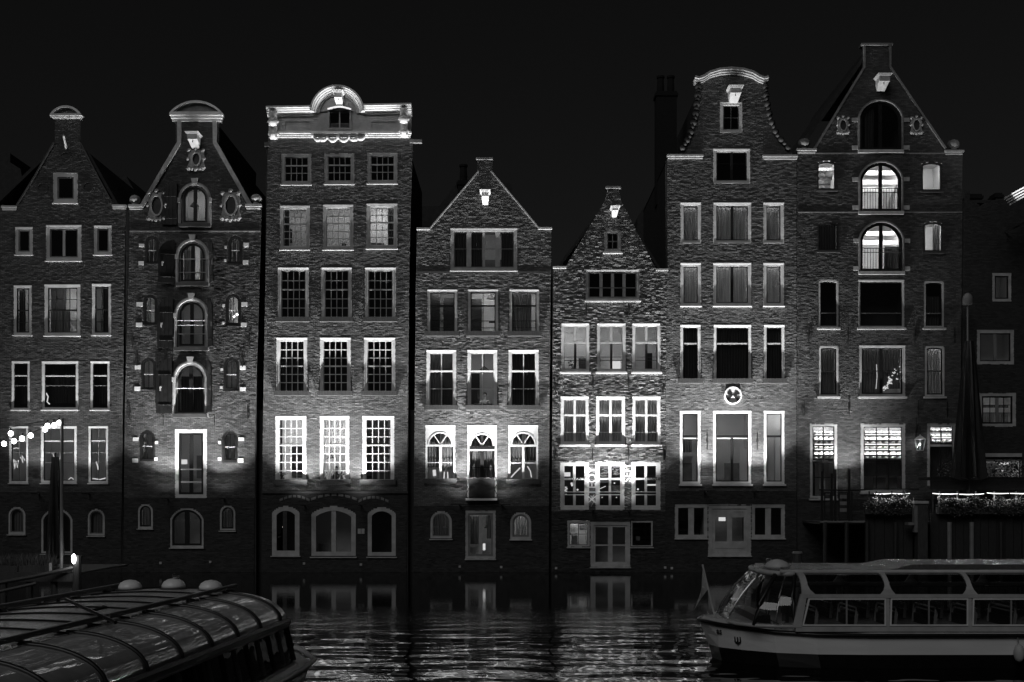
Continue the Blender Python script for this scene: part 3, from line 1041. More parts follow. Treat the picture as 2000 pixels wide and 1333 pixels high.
# attic board built round the window opening
b.poly([(P(525, 0)[0], P(0, 262)[2]), (wr[0], P(0, 262)[2]), (wr[0], P(0, 222)[2]), (P(525, 0)[0], P(0, 222)[2])], D - 0.05, D + 0.35)
b.poly([(wr[2], P(0, 262)[2]), (P(803, 0)[0], P(0, 262)[2]), (P(803, 0)[0], P(0, 219)[2]), (wr[2], P(0, 219)[2])], D - 0.05, D + 0.35)
b.poly([(wr[0] + .001, P(0, 262)[2]), (wr[2] - .001, P(0, 262)[2]), (wr[2] - .001, wr[1]), (wr[0] + .001, wr[1])], D - 0.05, D + 0.35)
arcp = [(P(cx_, 0)[0] + 50 * S_ * cos(a), P(0, 222)[2] + 49 * S_ * sin(a)) for a in [pi * i / 16 for i in range(17)]]
top = [(wr[2] - .001, wr[3])] + [q for q in arcp] + [(wr[0] + .001, wr[3])]
b.poly(top, D - 0.052, D + 0.35)
attic = hpart(h3, 'attic_board', b, 'offwhite')
b = MB().ring([(wr[0] - .1, wr[1] - .1), (wr[2] + .1, wr[1] - .1), (wr[2] + .1, wr[3] + .1), (wr[0] - .1, wr[3] + .1)], [(wr[0], wr[1]), (wr[2], wr[1]), (wr[2], wr[3]), (wr[0], wr[3])], D - 0.10, D + 0.05)
b.box((wr[0] + wr[2]) / 2 - .03, D - 0.02, wr[1], (wr[0] + wr[2]) / 2 + .03, D + 0.04, wr[3])
aw = obj('attic_window', b, 'offwhite', attic)
b = MB().box(wr[0], D + 0.02, wr[1], wr[2], D + 0.026, wr[3])
obj('attic_pane', b, 'glass', attic)
room_box(wr[0] - .05, wr[1] - .05, wr[2] + .05, wr[3] + .05, D + 0.36, D + 1.2, 'roomdark', attic)
# recessed panels
for (x0, x1) in ((556, 606), (724, 774)):
    b = MB().ring([(P(x0, 0)[0], P(0, 257)[2]), (P(x1, 0)[0], P(0, 257)[2]), (P(x1, 0)[0], P(0, 237)[2]), (P(x0, 0)[0], P(0, 237)[2])],
                  [(P(x0 + 2, 0)[0], P(0, 255)[2]), (P(x1 - 2, 0)[0], P(0, 255)[2]), (P(x1 - 2, 0)[0], P(0, 239)[2]), (P(x0 + 2, 0)[0], P(0, 239)[2])], D - 0.085, D - 0.04)
    obj('panel_frame', b, 'offwhite', attic)
# stepped cornice: profile (row offset, projection) swept along left, arch and right
prof = [(0, .42), (3.4, .42), (3.6, .34), (6.4, .32), (6.6, .2), (9.0, .2), (10.5, .14), (13.0, .13), (14.2, .08), (16.5, .07)]
def cornice_run(path):
    """path: (x, y, nx, ny) photo pixels and inward normal"""
    b = MB()
    rings = []
    for (x, y, nx, ny) in path:
        ring = []
        for (d_, pj) in prof:
            q = P(x + nx * d_, y + ny * d_)
            ring.append((q[0], D - 0.05 - pj, q[2]))
        q1 = P(x + nx * 16.5, y + ny * 16.5); q0 = P(x, y)
        ring.append((q1[0], D + 0.3, q1[2]))
        ring.append((q0[0], D + 0.3, q0[2]))
        rings.append(ring)
    b.loft(rings)
    return b
hpart(h3, 'cornice', cornice_run([(523, 213.5, 0, 1), (612, 212, 0, 1)]), 'white')
hpart(h3, 'cornice', cornice_run([(711, 209.5, 0, 1), (804, 207.5, 0, 1)]), 'white')
arc = []
for i in range(25):
    a = pi * (0.985 - 0.97 * i / 24)
    arc.append((cx_ + 53 * cos(a), 225 - 53 * sin(a), -cos(a), sin(a)))
hpart(h3, 'arched_cornice', cornice_run(arc), 'white', smooth=False)
b = pbox(526, 259, 804, 263.5, -0.24, 0.02)
pbox(527, 263.5, 803, 267, -0.16, 0.02, b)
pbox(528, 267, 802, 270, -0.1, 0.02, b)
hpart(h3, 'lower_moulding', b, 'white')
def console(x0, x1, y0, y1):
    p, q = P(x0, y1), P(x1, y0)
    b = MB()
    cx = (p[0] + q[0]) / 2
    wd = (q[0] - p[0]) / 2
    hh = q[2] - p[2]
    prof = []
    n = 18
    for i in range(n + 1):
        t = i / n
        pj = 0.42 - 0.24 * t + 0.07 * sin(t * 2 * pi * 1.5)
        prof.append((q[2] - hh * t, pj))
    b.loft([[(cx - wd * .75, D - pj, z), (cx + wd * .75, D - pj, z), (cx + wd * .75, D - .06, z), (cx - wd * .75, D - .06, z)] for z, pj in prof])
    for (f, rr) in ((0.42, 1.0), (0.86, 0.8)):
        z = q[2] - hh * f
        pj = 0.42 - 0.24 * f + 0.05
        b.ball((cx, D - pj, z), wd * rr, n=10, m=7)
        for s in (-1, 1):
            b.ball((cx + s * wd * .8, D - pj + .05, z + .05), wd * .42, n=8, m=5)
            b.ball((cx + s * wd * .55, D - pj - .02, z - .12), wd * .35, n=8, m=5)
    hpart(h3, 'console_bracket', b, 'white', smooth=True)
console(527, 545, 222, 274)
console(781, 799, 217, 269)
# little hood and keystone over the attic window
b = MB()
pts = []
for i in range(9):
    t = i / 8
    x = 641 + 46 * t
    y = 215 - 5 * sin(pi * t) ** 1.2
    pts.append((x, y))
for i in range(8):
    (x0, y0), (x1, y1) = pts[i], pts[i + 1]
    p, q = P(x0, y0), P(x1, y1)
    b.loft([[(p[0], D - .25, p[2]), (p[0], D - .06, p[2]), (p[0], D - .06, p[2] - .1), (p[0], D - .18, p[2] - .1)], [(q[0], D - .25, q[2]), (q[0], D - .06, q[2]), (q[0], D - .06, q[2] - .1), (q[0], D - .18, q[2] - .1)]])
hpart(h3, 'window_hood', b, 'white')
hoist(h3, 653, 186, 675, 211, 'white')
# garland
b = MB()
for (xa, xb, ya, yb, sag) in ((612, 630, 266, 270, 8), (624, 640, 270, 270, 6), (640, 661, 268, 269, 9), (661, 684, 269, 268, 9), (682, 700, 270, 269, 6), (696, 716, 269, 265, 7)):
    pts = []
    for i in range(9):
        t = i / 8
        q = P(xa + (xb - xa) * t, ya + (yb - ya) * t + sag * sin(pi * t))
        pts.append((q[0], D - 0.12 - 0.04 * sin(pi * t), q[2]))
    b.tube(pts, [0.05 + 0.045 * sin(pi * i / 8) for i in range(9)], 7)
for x, y, r in ((661, 270, 5), (640, 271, 4), (683, 270, 4), (612, 267, 3.4), (716, 265, 3.4), (629, 276, 3.6), (696, 275, 3.6), (650, 277, 3), (672, 277, 3)):
    q = P(x, y)
    b.ball((q[0], D - 0.14, q[2]), r / 39.7, ry=.09, n=9, m=6)
hpart(h3, 'carved_garland', b, 'white', smooth=True)
hpart(h3, 'ledge', pbox(512, 960, 797, 964, -0.10, 0.01), 'darkgrey')
# pale relieving stones over the basement openings
for (xa, xb, yc, rs_) in ((545, 606, 986, 14), (606, 699, 985, 16), (699, 760, 988, 14)):
    n = 7
    for i in range(n):
        t0, t1 = i / n + .02, (i + 1) / n - .02
        def ap_(t, d_):
            q = P(xa + (xb - xa) * t, yc - rs_ * math.sin(pi * (0.12 + 0.76 * t)) - d_)
            return (q[0], q[2])
        hpart(h3, 'arch_stone', MB().poly([ap_(t0, 0), ap_(t1, 0), ap_(t1, 5), ap_(t0, 5)], D - 0.035, D + 0.01), 'greystone')
for (x, y) in ((702, 1038), (709, 1038)):
    hpart(h3, 'house_sign', pbox(x - 3, y - 5, x + 3, y + 5, -0.035, 0.01), 'offwhite')
b = pbox(800, 274, 824, 280, -0.1, 0.1)
hpart(h3, 'gutter_spout', b, 'mid')
hpart(h3, 'gutter_spout', pbox(517, 279, 526, 287, -0.1, 0.1), 'darkgrey')
plates(h3, [(594, 1101), (705, 1103)])

# ------------------------------------------------------------------ house 4: spout gable with arched lower windows
h4 = house('canal_house', 'spout gable house with three arched white lower windows and a small balcony door',
           [(807, 1123), (812, 560), (815, 449), (839, 447), (932, 336), (932, 312), (962, 312), (962, 336), (1054, 447), (1077, 449), (1075, 600), (1073, 850), (1072, 1123)], 'brick_d', 4, 945)
window(h4, 880, 446, 1010, 529, t=6, sash='mid', sw=2, frame='offwhite', heavy=[('v', 0.245, 9, 'offwhite'), ('v', 0.5, 5, 'offwhite'), ('v', 0.735, 9, 'offwhite')], hz=(0.48,), bars=1, sill='thin', light=3.0, depth=2.0, lampx=0.5,
       curtains=[(0, .2, 'darkdrape'), (.8, 1, 'darkdrape'), (0.27, 0.47, 'darkdrape')], extras=[('bed', 934, 508, 1000, 525, 1.0, 'mid'), ('bed_head', 930, 500, 936, 525, .95, 'dark')])
G4 = dict(t=5, sw=2, sill='box')
window(h4, 835, 566, 893, 655, **G4, sash='dark', hz=(0.72, 0.9), heavy=[('h', 0.33, 3, 'dark')], bars=1.2, light=3.5, extras=[('interior_wall', 836, 566, 859, 660, 1.0, 'dark'), ('interior_wall', 866, 582, 892, 660, 1.2, 'dark')])
window(h4, 914, 566, 973, 655, **G4, sash='dark', hz=(0.72, 0.9), heavy=[('h', 0.33, 3, 'dark')], v=(0.5,), bars=1.2, light=9, lampx=.75, extras=[('cupboard', 917, 584, 941, 655, 1.2, 'dark'), ('table', 955, 628, 972, 631, 0.8, 'dark')])
window(h4, 995, 566, 1053, 655, **G4, sash='dark', hz=(0.72, 0.9), heavy=[('h', 0.33, 3, 'dark')], bars=1.2, light=5.0, curtains=[(0.0, 0.82, 'drape')])
G4b = dict(t=5, sw=2, sill='box', hz=(0.68,), heavy=[('h', 0.34, 3.2, 'white')], v=(0.5,), bars=1.6)
window(h4, 833, 684, 891, 799, **G4b, light=2.2, curtains=[(0.0, 0.5, 'drape')], extras=[('interior_wall', 864, 684, 892, 800, 1.2, 'wood')])
window(h4, 913, 684, 971, 799, **G4b, light=3.0, depth=2.2, extras=[('cupboard', 916, 730, 937, 790, 1.6, 'dark')])
window(h4, 993, 684, 1052, 799, **G4b, curtains=[(0, .5, 'darkdrape'), (.5, 1, 'darkdrape')])
def arch_window(h, x0, y0, x1, y1, ysp, door=False, **k):
    """square white frame holding an arched light with a spider's foot of bars over a cross window"""
    S = 1 / 39.7
    wo_ = window(h, x0, y0, x1, y1, t=5, sw=0.01, archin=True, head=True, **k)
    p, q = P(x0 + 5, ysp), P(x1 - 5, ysp)
    cx = (p[0] + q[0]) / 2
    top = P(0, y0 + 8)[2]
    b = MB()
    # the solid spandrels with a half round cut out
    R = (q[0] - p[0]) / 2 - 0.02
    zc = p[2]
    rise = top - zc
    n = 16
    arc = [(cx + R * cos(pi * i / n), zc + min(rise, R * 1.02) * sin(pi * i / n)) for i in range(n + 1)]
    zt = P(0, y0 + 4)[2]
    for s in (0, 1):
        half = arc[:n // 2 + 1] if s == 0 else arc[n // 2:]
        xe = (q[0] if s == 0 else p[0])
        if s == 0:
            pts = [(xe + .01, zc)] + [(xe + .01, zt), (cx, zt)] + list(reversed(half))
        else:
            pts = [(xe - .01, zc)] + list(reversed(half)) + [(cx, zt), (xe - .01, zt)]
        b.poly(pts, D + 0.012, D + 0.06)
    # raised rim
    b.ring([(cx + (R + .03) * cos(pi * i / n), zc + (min(rise, R * 1.02) + .03) * sin(pi * i / n)) for i in range(n + 1)] , [(cx + (R - .035) * cos(pi * i / n), zc + (min(rise, R * 1.02) - .035) * sin(pi * i / n)) for i in range(n + 1)], D - 0.006, D + 0.07)
    obj('arched_head', b, 'white', wo_)
    for s in (-1, 1):
        a = radians(90 - s * 34)
        xe, ze = cx + R * .98 * cos(a) * 0.98, zc + min(rise, R) * .98 * sin(a)
        b = MB().loft([[(cx - .03, D + .02, zc), (cx + .03, D + .02, zc), (cx + .03, D + .07, zc), (cx - .03, D + .07, zc)],
                       [(xe - .03, D + .02, ze), (xe + .03, D + .02, ze), (xe + .03, D + .07, ze), (xe - .03, D + .07, ze)]])
        obj('fan_bar', b, 'white', wo_)
    return wo_
arch_window(h4, 831, 831, 889, 942, 869, frame='white', sash='white', hz=(0.66,), v=(), heavy=[('v', 0.5, 4.5, 'white', 0.33, 1.0), ('h', 0.33, 4, 'white')], sill='box', light=1.3, curtains=[(0, .48, 'drape', 0, .75), (.52, 1, 'curtain', 0, .8)], extras=[('side_table', 838, 920, 850, 940, 0.7, 'room')])
arch_window(h4, 913, 831, 970, 977, 871, frame='white', sash='dark', sill=None, heavy=[('h', 0.28, 6, 'dark'), ('h', 0.31, 3, 'white'), ('v', 0.5, 7, 'dark', 0.33, 1.0), ('v', 0.03, 3, 'dark', 0.33, 1.0), ('v', 0.97, 3, 'dark', 0.33, 1.0), ('h', 0.56, 2, 'dark')], light=1.4, curtains=[(0, .45, 'drape', 0, .7), (.55, 1, 'drape', 0, .7)], name='balcony_door')
arch_window(h4, 993, 831, 1051, 943, 869, frame='white', sash='white', hz=(0.66,), v=(), heavy=[('v', 0.5, 4.5, 'white', 0.33, 1.0), ('h', 0.33, 4, 'white')], sill='box', light=1.1, curtains=[(0, .45, 'drape', 0, .62), (.62, 1, 'darkdrape', 0, .62)], extras=[('pillow', 1000, 860, 1016, 869, .5, 'room')])
# balcony: dark panel with curled iron ends
b = pbox(916, 935, 966, 973, -0.32, -0.27)
bal = hpart(h4, 'balcony', b, 'dark')
b = MB()
for x in (914, 968):
    p, q = P(x, 934), P(x, 973)
    s = -1 if x < 940 else 1
    b.tube([(p[0], D - .02, p[2]), (p[0], D - .3, p[2]), (p[0] + s * .1, D - .34, p[2] - .25), (p[0] - s * .05, D - .33, p[2] - .55), (p[0] + s * .1, D - .3, q[2] + .1), (p[0], D - .25, q[2])], 0.022, 6)
p, q = P(911, 934), P(971, 934)
b.tube([(p[0], D - .3, p[2]), (q[0], D - .3, q[2])], 0.022)
obj('balcony_rail', b, 'iron', bal)
hpart(h4, 'door_step', pbox(910, 974, 971, 978, -0.36, 0.0), 'white')
window(h4, 840, 998, 883, 1053, t=5, rise=21.5, frame='offwhite', sash='mid', sw=1.5, sill='thin', light=0.9, curtains=[(0, 1, 'drape')])
window(h4, 909, 998, 968, 1092, t=5, frame='offwhite', sash='mid', sw=4, sill='thin', head=False, heavy=[('v', 0.5, 6, 'offwhite')], light=1.3, depth=2.0, lampz=1.3, name='door', curtains=[(0, .4, 'drape', 0, .75, .5), (.8, 1, 'drape', 0, .6)], extras=[('glowing_vase', 943, 1062, 948, 1075, .8, 'lamp_glint'), ('counter', 916, 1068, 934, 1082, 0.9, 'room'), ('blind_strip', 915, 1004, 960, 1008, .3, 'room')])  # vase brightness put in as emission, it is no lamp
window(h4, 996, 1000, 1038, 1054, t=5, rise=21, frame='offwhite', sash='mid', sw=4, sill='thin', light=2.2, curtains=[(0.1, .95, 'curtain')])
h4['plinth'] = 988
brick_wall(h4, 1.05)
body(h4, 813, 1072, 456, [(845, 455), (932, 350), (932, 330), (960, 330), (962, 345), (1064, 452)])
hpart(h4, 'coping', strip([(838, 447), (934, 334)], 2.5, -0.06, 0.3, -1), 'stone')
hpart(h4, 'coping', strip([(960, 334), (1055, 447)], 2.5, -0.06, 0.3, -1), 'stone')
hpart(h4, 'gable_cap', pbox(930, 309, 963, 313, -0.12, 0.4), 'greystone')
for (x0, x1, y) in ((814, 840, 446), (1051, 1078, 445)):
    hpart(h4, 'shoulder_cap', pbox(x0, y, x1, y + 4, -0.12, 0.3), 'stone')
hoist(h4, 938, 378, 958, 401, 'white')
hpart(h4, 'ledge', pbox(813, 530, 1075, 534, -0.035, 0.01), 'darkgrey')
plates(h4, [(898, 1107), (979, 1108)])

# ------------------------------------------------------------------ house 5: small gable of rough old brick
h5 = house('canal_house', 'smallest gable house of rough brick with graffiti between its low white windows',
           [(1077, 1123), (1078, 900), (1081, 524), (1104, 522), (1181, 393), (1187, 368), (1209, 368), (1213, 393), (1281, 525), (1304, 527), (1301, 640), (1299, 1123)], 'brick_e', 5, 1190)
window(h5, 1180, 450, 1213, 493, t=6, sash='mid', sw=1.5, v=(.5,), hz=(.5,), bars=1.6, frame='offwhite', head=False, sill='stone')
window(h5, 1144, 527, 1249, 587, t=5, sash='mid', sw=2.5, frame='offwhite', heavy=[('v', .25, 6, 'offwhite'), ('v', .5, 6, 'offwhite'), ('v', .75, 6, 'offwhite'), ('h', .62, 2, 'mid')], sill='stone')
G5 = dict(t=5, sw=1.5)
L5 = [9, 5, 5]
for i, (x0, x1) in enumerate(((1096, 1151), (1166, 1222), (1235, 1290))):
    ex = [[('armchair', 1130, 700, 1146, 725, 1.0, 'wood')], [('doorway', 1193, 706, 1212, 724, 1.5, 'lamp_glint')], [('tall_cabinet', 1264, 690, 1274, 722, 1.2, 'dark')]][i]
    window(h5, x0, 632, x1, 727, **G5, sash='offwhite', heavy=[('v', .5, 4.5, 'offwhite', 0, .38), ('v', .501, 4.5, 'darkgrey', .38, 1), ('h', .38, 3.5, 'offwhite'), ('v', .5, .1, 'darkgrey')], hz=(.72, .8), bars=1, barmat='dark', sill='stone', light=L5[i], depth=1.8, extras=ex)
for i, (x0, x1) in enumerate(((1095, 1150), (1164, 1221), (1235, 1290))):
    window(h5, x0, 775, x1, 869, **G5, sash='white', heavy=[('v', .5, 4.5, 'white'), ('h', .37, 3.5, 'white')], hz=(.78,), bars=1.5, sill='stone', light=4.0, curtains=[(0, .5, 'curtain'), (.5, 1, 'curtain')])
for i, (x0, x1) in enumerate(((1094, 1150), (1163, 1220), (1233, 1290))):
    window(h5, x0, 902, x1, 996, t=6, sw=2.5, sash='white', frame='white', heavy=[('v', .5, 5, 'white'), ('h', .33, 4, 'white'), ('h', .69, 3, 'dark')], hz=(.66, .73), bars=1.6, head=False, sill=None, light=1.6, depth=2.2, room='darkgrey',
           extras=[[('glowing_shelf', 1101, 923, 1114, 931, .9, 'lamp_glint'), ('counter', 1100, 950, 1108, 962, .9, 'room'), ('stage_post', 1115, 906, 1120, 930, .7, 'dark')], [('menu_board', 1195, 948, 1214, 964, 1.2, 'mid'), ('bar_shelf', 1169, 940, 1190, 943, 1.0, 'offwhite')], [('light_strip', 1264, 946, 1284, 949, .8, 'lamp_glint'), ('fan_box', 1266, 908, 1286, 928, .4, 'dark')]][i])  # first window's shelf glows by its material, it is no lamp
window(h5, 1108, 1018, 1152, 1069, t=4, frame='offwhite', sash='mid', sw=1.5, v=(.5,), hz=(.5,), heavy=[('v', .5, 1.5, 'mid'), ('h', .5, 1.5, 'mid')], head=False, sill='thin', light=2.6, extras=[('notice', 1114, 1024, 1128, 1040, .3, 'room'), ('notice', 1132, 1026, 1146, 1036, .3, 'mid'), ('notice', 1116, 1046, 1128, 1066, .3, 'mid')])
window(h5, 1153, 1020, 1231, 1108, t=6, frame='offwhite', sash='offwhite', sw=4, heavy=[('v', .5, 9, 'offwhite'), ('h', .52, 3, 'offwhite')], head=False, sill='thin', light=0.08, name='door')
window(h5, 1232, 1018, 1275, 1069, t=3, frame='offwhite', sash='dark', sw=2, head=False, sill='thin', extras=[('vent_cover', 1242, 1048, 1250, 1056, .15, 'mid')])
h5['plinth'] = 999
brick_wall(h5, 1.9)
body(h5, 1079, 1298, 530, [(1079, 532), (1184, 392), (1190, 372), (1206, 372), (1211, 400), (1296, 532)])
hpart(h5, 'gable_cap', pbox(1183, 365, 1212, 369, -0.12, 0.4), 'greystone')
for (x0, x1, y) in ((1080, 1106, 521), (1281, 1305, 526)):
    hpart(h5, 'shoulder_cap', pbox(x0, y, x1, y + 4, -0.12, 0.3), 'stone')
hoist(h5, 1191, 409, 1208, 425, 'offwhite')
anchors(h5, [(1145, 560 - 470 + 640 - 130 + 5), (1228, 605), (1158, 748), (1227, 748), (1085, 760), (1295, 760), (1157, 888), (1227, 888), (1086, 888), (1296, 888), (1142, 478), (1248, 478)], 24)
plates(h5, [(1086, 1110), (1299, 1109)])

# ------------------------------------------------------------------ house 6: bell gable with the round plaque
h6 = house('canal_house', 'bell gable house with a curved white top moulding and a round white plaque',
           [(1299, 1123), (1301, 640), (1304, 520), (1303, 308), (1330, 300), (1347, 270), (1358, 232), (1363, 195), (1364, 160), (1380, 148), (1427, 142), (1475, 148), (1493, 160), (1495, 195), (1503, 232), (1517, 266), (1544, 296), (1556, 310), (1556, 1123)], 'brick_f', 6, 1430)
window(h6, 1406, 200, 1450, 260, t=6, sash='mid', sw=2, sill=None, head=False, hz=(.5,), v=(.5,), bars=.8)
window(h6, 1393, 291, 1465, 359, t=6, sash='dark', sw=2.5, sill=None, heavy=[('v', .5, 5, 'dark')], hz=(.4,), bars=1)
for (y0, y1) in ((396, 476), (514, 598)):
    for (x0, x1, hv) in ((1329, 1369, []), (1393, 1467, [('v', .5, 5, 'dark')]), (1491, 1531, [])):
        window(h6, x0, y0, x1, y1, t=6, sash='dark', sw=2, sill=None if y0 < 500 else 'thin', heavy=hv, light=4.5 if hv else 3.0, curtains=[(0, 1, 'blind' if y0 > 500 else 'curtain', 0, 1, .3)])
for (x0, x1) in ((1329, 1368), (1394, 1467), (1492, 1532)):
    window(h6, x0, 635, x1, 747, t=5, sash='dark', sw=2, heavy=[('h', .3, 2.6, 'offwhite')], hz=(.33,), bars=1, sill='box', curtains=[(0, 1, 'darkdrape')])
window(h6, 1328, 803, 1368, 946, t=5, sash='dark', sw=2, heavy=[('h', .33, 4, 'dark')], hz=(.36,), barmat='white', bars=1.5, sill='stone', light=3.0, depth=2.2, curtains=[(0, 1, 'drape', .36, .6, 1.6)], extras=[('mantel', 1331, 884, 1368, 891, 1.4, 'room'), ('white_pillar', 1352, 893, 1358, 940, 1.3, 'room'), ('sofa', 1330, 905, 1352, 942, 1.6, 'mid')])
window(h6, 1393, 803, 1467, 946, t=5, sash='dark', sw=2, heavy=[('h', .33, 4, 'dark'), ('v', .5, 5, 'dark', .35, 1)], hz=(.36,), barmat='white', bars=1.5, sill='stone', light=3.6, depth=2.4, extras=[('room_divider', 1446, 876, 1470, 945, 1.4, 'room'), ('headboard', 1415, 905, 1444, 945, 1.9, 'mid')])
window(h6, 1492, 803, 1532, 946, t=5, sash='dark', sw=2, heavy=[('h', .33, 4, 'dark')], sill='stone', light=5.0, depth=1.2, extras=[('interior_door', 1494, 850, 1511, 944, 1.0, 'room'), ('interior_door', 1513, 850, 1530, 944, 1.0, 'room')])
b_y0, b_y1 = 985, 1052
for (x0, x1) in ((1317, 1352), (1349, 1386)):
    pass
S = 1 / 39.7
for (x0, x1) in ((1318, 1382), (1468, 1533)):
    window(h6, x0, 986, x1, 1052, t=6, frame='offwhite', sash='offwhite', sw=1, heavy=[('v', .5, 11, 'offwhite')], head=False, sill='thin')
window(h6, 1383, 986, 1467, 1086, t=8, frame='offwhite', sash='offwhite', sw=6, heavy=[('v', .5, 10, 'offwhite'), ('h', .08, 10, 'offwhite'), ('h', .9, 14, 'offwhite')], head=False, sill='thin', light=.2, lampz=.6, name='door', extras=[('white_lampshade', 1404, 1003, 1417, 1018, .7, 'lamp_glint'), ('hatch', 1438, 1004, 1443, 1022, .8, 'room')])
h6['plinth'] = 960
brick_wall(h6, .8)
body(h6, 1301, 1555, 315, [(1318, 314), (1350, 275), (1366, 235), (1370, 165), (1427, 150), (1488, 165), (1492, 235), (1512, 275), (1550, 314)], 10)
crown = [(1357, 152), (1364, 154), (1372, 151), (1384, 143), (1404, 137), (1427, 135), (1450, 137), (1470, 143), (1483, 151), (1491, 154), (1498, 152)]
for (th, y0_, dy) in ((4.5, -0.32, 0), (4.0, -0.22, 4.2), (3.4, -0.12, 7.8)):
    hpart(h6, 'crown_moulding', strip([(x, y + dy) for x, y in crown], -th, y0_, 0.3), 'stone')
hoist(h6, 1416, 177, 1448, 202, 'stone')
for (x0, x1, y) in ((1303, 1373, 303), (1489, 1557, 304)):
    b = pbox(x0, y, x1, y + 4, -0.14, 0.3)
    pbox(x0 + 1, y + 4, x1 - 1, y + 8, -0.08, 0.1, b)
    hpart(h6, 'shoulder_cap', b, 'stone')
# carved scrolls running down the flanks of the bell
for s in (-1, 1):
    b = MB()
    pts = [(1364, 162), (1362, 195), (1357, 232), (1346, 268), (1328, 298)] if s < 0 else [(1494, 162), (1497, 195), (1504, 232), (1518, 266), (1545, 297)]
    for i in range(len(pts) - 1):
        for k in range(4):
            t = k / 4
            x = pts[i][0] + (pts[i + 1][0] - pts[i][0]) * t
            y = pts[i][1] + (pts[i + 1][1] - pts[i][1]) * t
            q = P(x, y)
            b.ball((q[0], D - .02, q[2]), .12 + .05 * (k % 2), ry=.2, n=9, m=6)
    hpart(h6, 'flank_scroll', b, 'brick_h', smooth=True)
# round plaque with a dark four blade propeller
p = P(1431, 773)
R_ = 17 * S
n = 28
pl = hpart(h6, 'round_plaque', MB().poly([(p[0] + R_ * cos(2 * pi * i / n), p[2] + R_ * sin(2 * pi * i / n)) for i in range(n)], D - 0.08, D), 'white')
b = MB().ring([(p[0] + R_ * cos(2 * pi * i / n), p[2] + R_ * sin(2 * pi * i / n)) for i in range(n)], [(p[0] + R_ * .88 * cos(2 * pi * i / n), p[2] + R_ * .88 * sin(2 * pi * i / n)) for i in range(n)], D - 0.13, D - 0.079)
obj('plaque_rim', b, 'white', pl)
for a in (35, 145):
    c0 = radians(a)
    pts = [(p[0], p[2])] + [(p[0] + R_ * rr * cos(c0 + da), p[2] + R_ * rr * sin(c0 + da)) for rr, da in ((.45, -.55), (.78, -.45), (.8, .1), (.62, .45), (.4, .5))]
    obj('emblem_blade', MB().poly(pts, D - 0.10, D - 0.079), 'dark', pl)
for a in (215, 325):
    c0 = radians(a)
    pts = [(p[0], p[2])] + [(p[0] + R_ * rr * cos(c0 + da), p[2] + R_ * rr * sin(c0 + da)) for rr, da in ((.3, -.25), (.78, -.3), (.84, .0), (.72, .22), (.3, .25))]
    obj('emblem_blade', MB().poly(pts, D - 0.10, D - 0.079), 'dark', pl)
anchors(h6, [(1381, 862), (1479, 862)], 34)
plates(h6, [(1312, 1110)])

# ------------------------------------------------------------------ house 7: big warehouse with the cheese shop
h7 = house('canal_house', 'tall warehouse house with arched centre openings above the lit cheese shop windows',
           [(1557, 1123), (1557, 297), (1588, 292), (1686, 131), (1686, 90), (1740, 90), (1740, 131), (1848, 290), (1880, 297), (1878, 600), (1873, 1123)], 'brick_g', 7, 1715)
h7['hoodmat'] = 'greystone'
def arch7(x0, y0, x1, y1, lit, room=None, rail=True, **k):
    window(h7, x0 + 3, y0 + 3, x1 - 3, y1, t=3, rise=(x1 - x0) / 2 - 12, frame='dark', sash='dark', sw=2.5, heavy=[('v', .5, 7, 'dark')], sill=None, hood=4, light=lit, room=room, depth=3.2, **k)
    hpart(h7, 'hatch_sill', pbox(x0 - 1, y1 + 1, x1 + 1, y1 + 7, -.14, .01), 'stone')
    if rail:
        b = MB()
        pa, pb_ = P(x0 + 6, y1 - 44), P(x1 - 6, y1 - 44)
        for yy in (y1 - 44, y1 - 36, y1 - 3):
            z = P(0, yy)[2]
            b.tube([(pa[0], D - .07, z), (pb_[0], D - .07, z)], .022, 5)
        ni = 15
        for i in range(ni):
            x = pa[0] + (pb_[0] - pa[0]) * i / (ni - 1)
            b.tube([(x, D - .07, P(0, y1 - 44)[2]), (x, D - .07, P(0, y1 - 1)[2])], .014, 4)
        hpart(h7, 'railing', b, 'iron')
arch7(1676, 195, 1763, 293, 0, rail=False, curtains=[(.1, .35, 'darkdrape')])
beams = [('ceiling_beam', 1676, y, 1766, y + 9, .4 + i * .55, 'room') for i, y in enumerate((334, 352, 366))]
arch7(1677, 315, 1763, 413, 42, lampz=.35, extras=beams)
arch7(1677, 432, 1765, 530, 46, lampz=.35, extras=[('ceiling_beam', 1676, y, 1766, y + 9, .4 + i * .55, 'room') for i, y in enumerate((452, 470))] + [('room_divider', 1728, 482, 1762, 530, .8, 'dark')])
for (x0, y0, x1, y1) in ((1663, 231, 1676, 239), (1757 + 6, 231, 1776, 239), (1664, 285, 1676, 293), (1764, 285, 1776, 293), (1665, 347, 1677, 355), (1764, 347, 1776, 355), (1665, 402, 1677, 410), (1764, 402, 1776, 410), (1667, 467, 1678, 475), (1765, 467, 1777, 475), (1667, 521, 1678, 529), (1765, 521, 1777, 529)):
    blocks(h7, [(x0, y0, x1, y1)], 'stone')
sideL = [(1596, 315, 1633, 371), (1597, 434, 1638, 491)]
sideR = [(1800, 317, 1840, 373), (1803, 434, 1842, 492)]
window(h7, *sideL[0], t=2.5, rise=4, frame='darkgrey', sash='dark', sw=1, sill='stone', light=16, depth=2.6, extras=[('ceiling_beam', 1594, 345, 1640, 352, 1.2, 'darkgrey'), ('ceiling_beam', 1594, 328, 1640, 334, .8, 'mid'), ('ceiling_beam', 1594, 359, 1640, 362, 1.6, 'mid')])
window(h7, *sideR[0], t=2.5, rise=4, frame='darkgrey', sash='dark', sw=1, sill='stone', light=7, depth=1.6)
window(h7, *sideL[1], t=2.5, rise=4, frame='darkgrey', sash='dark', sw=1, sill='stone', light=1, curtains=[(0, 1, 'darkdrape')])
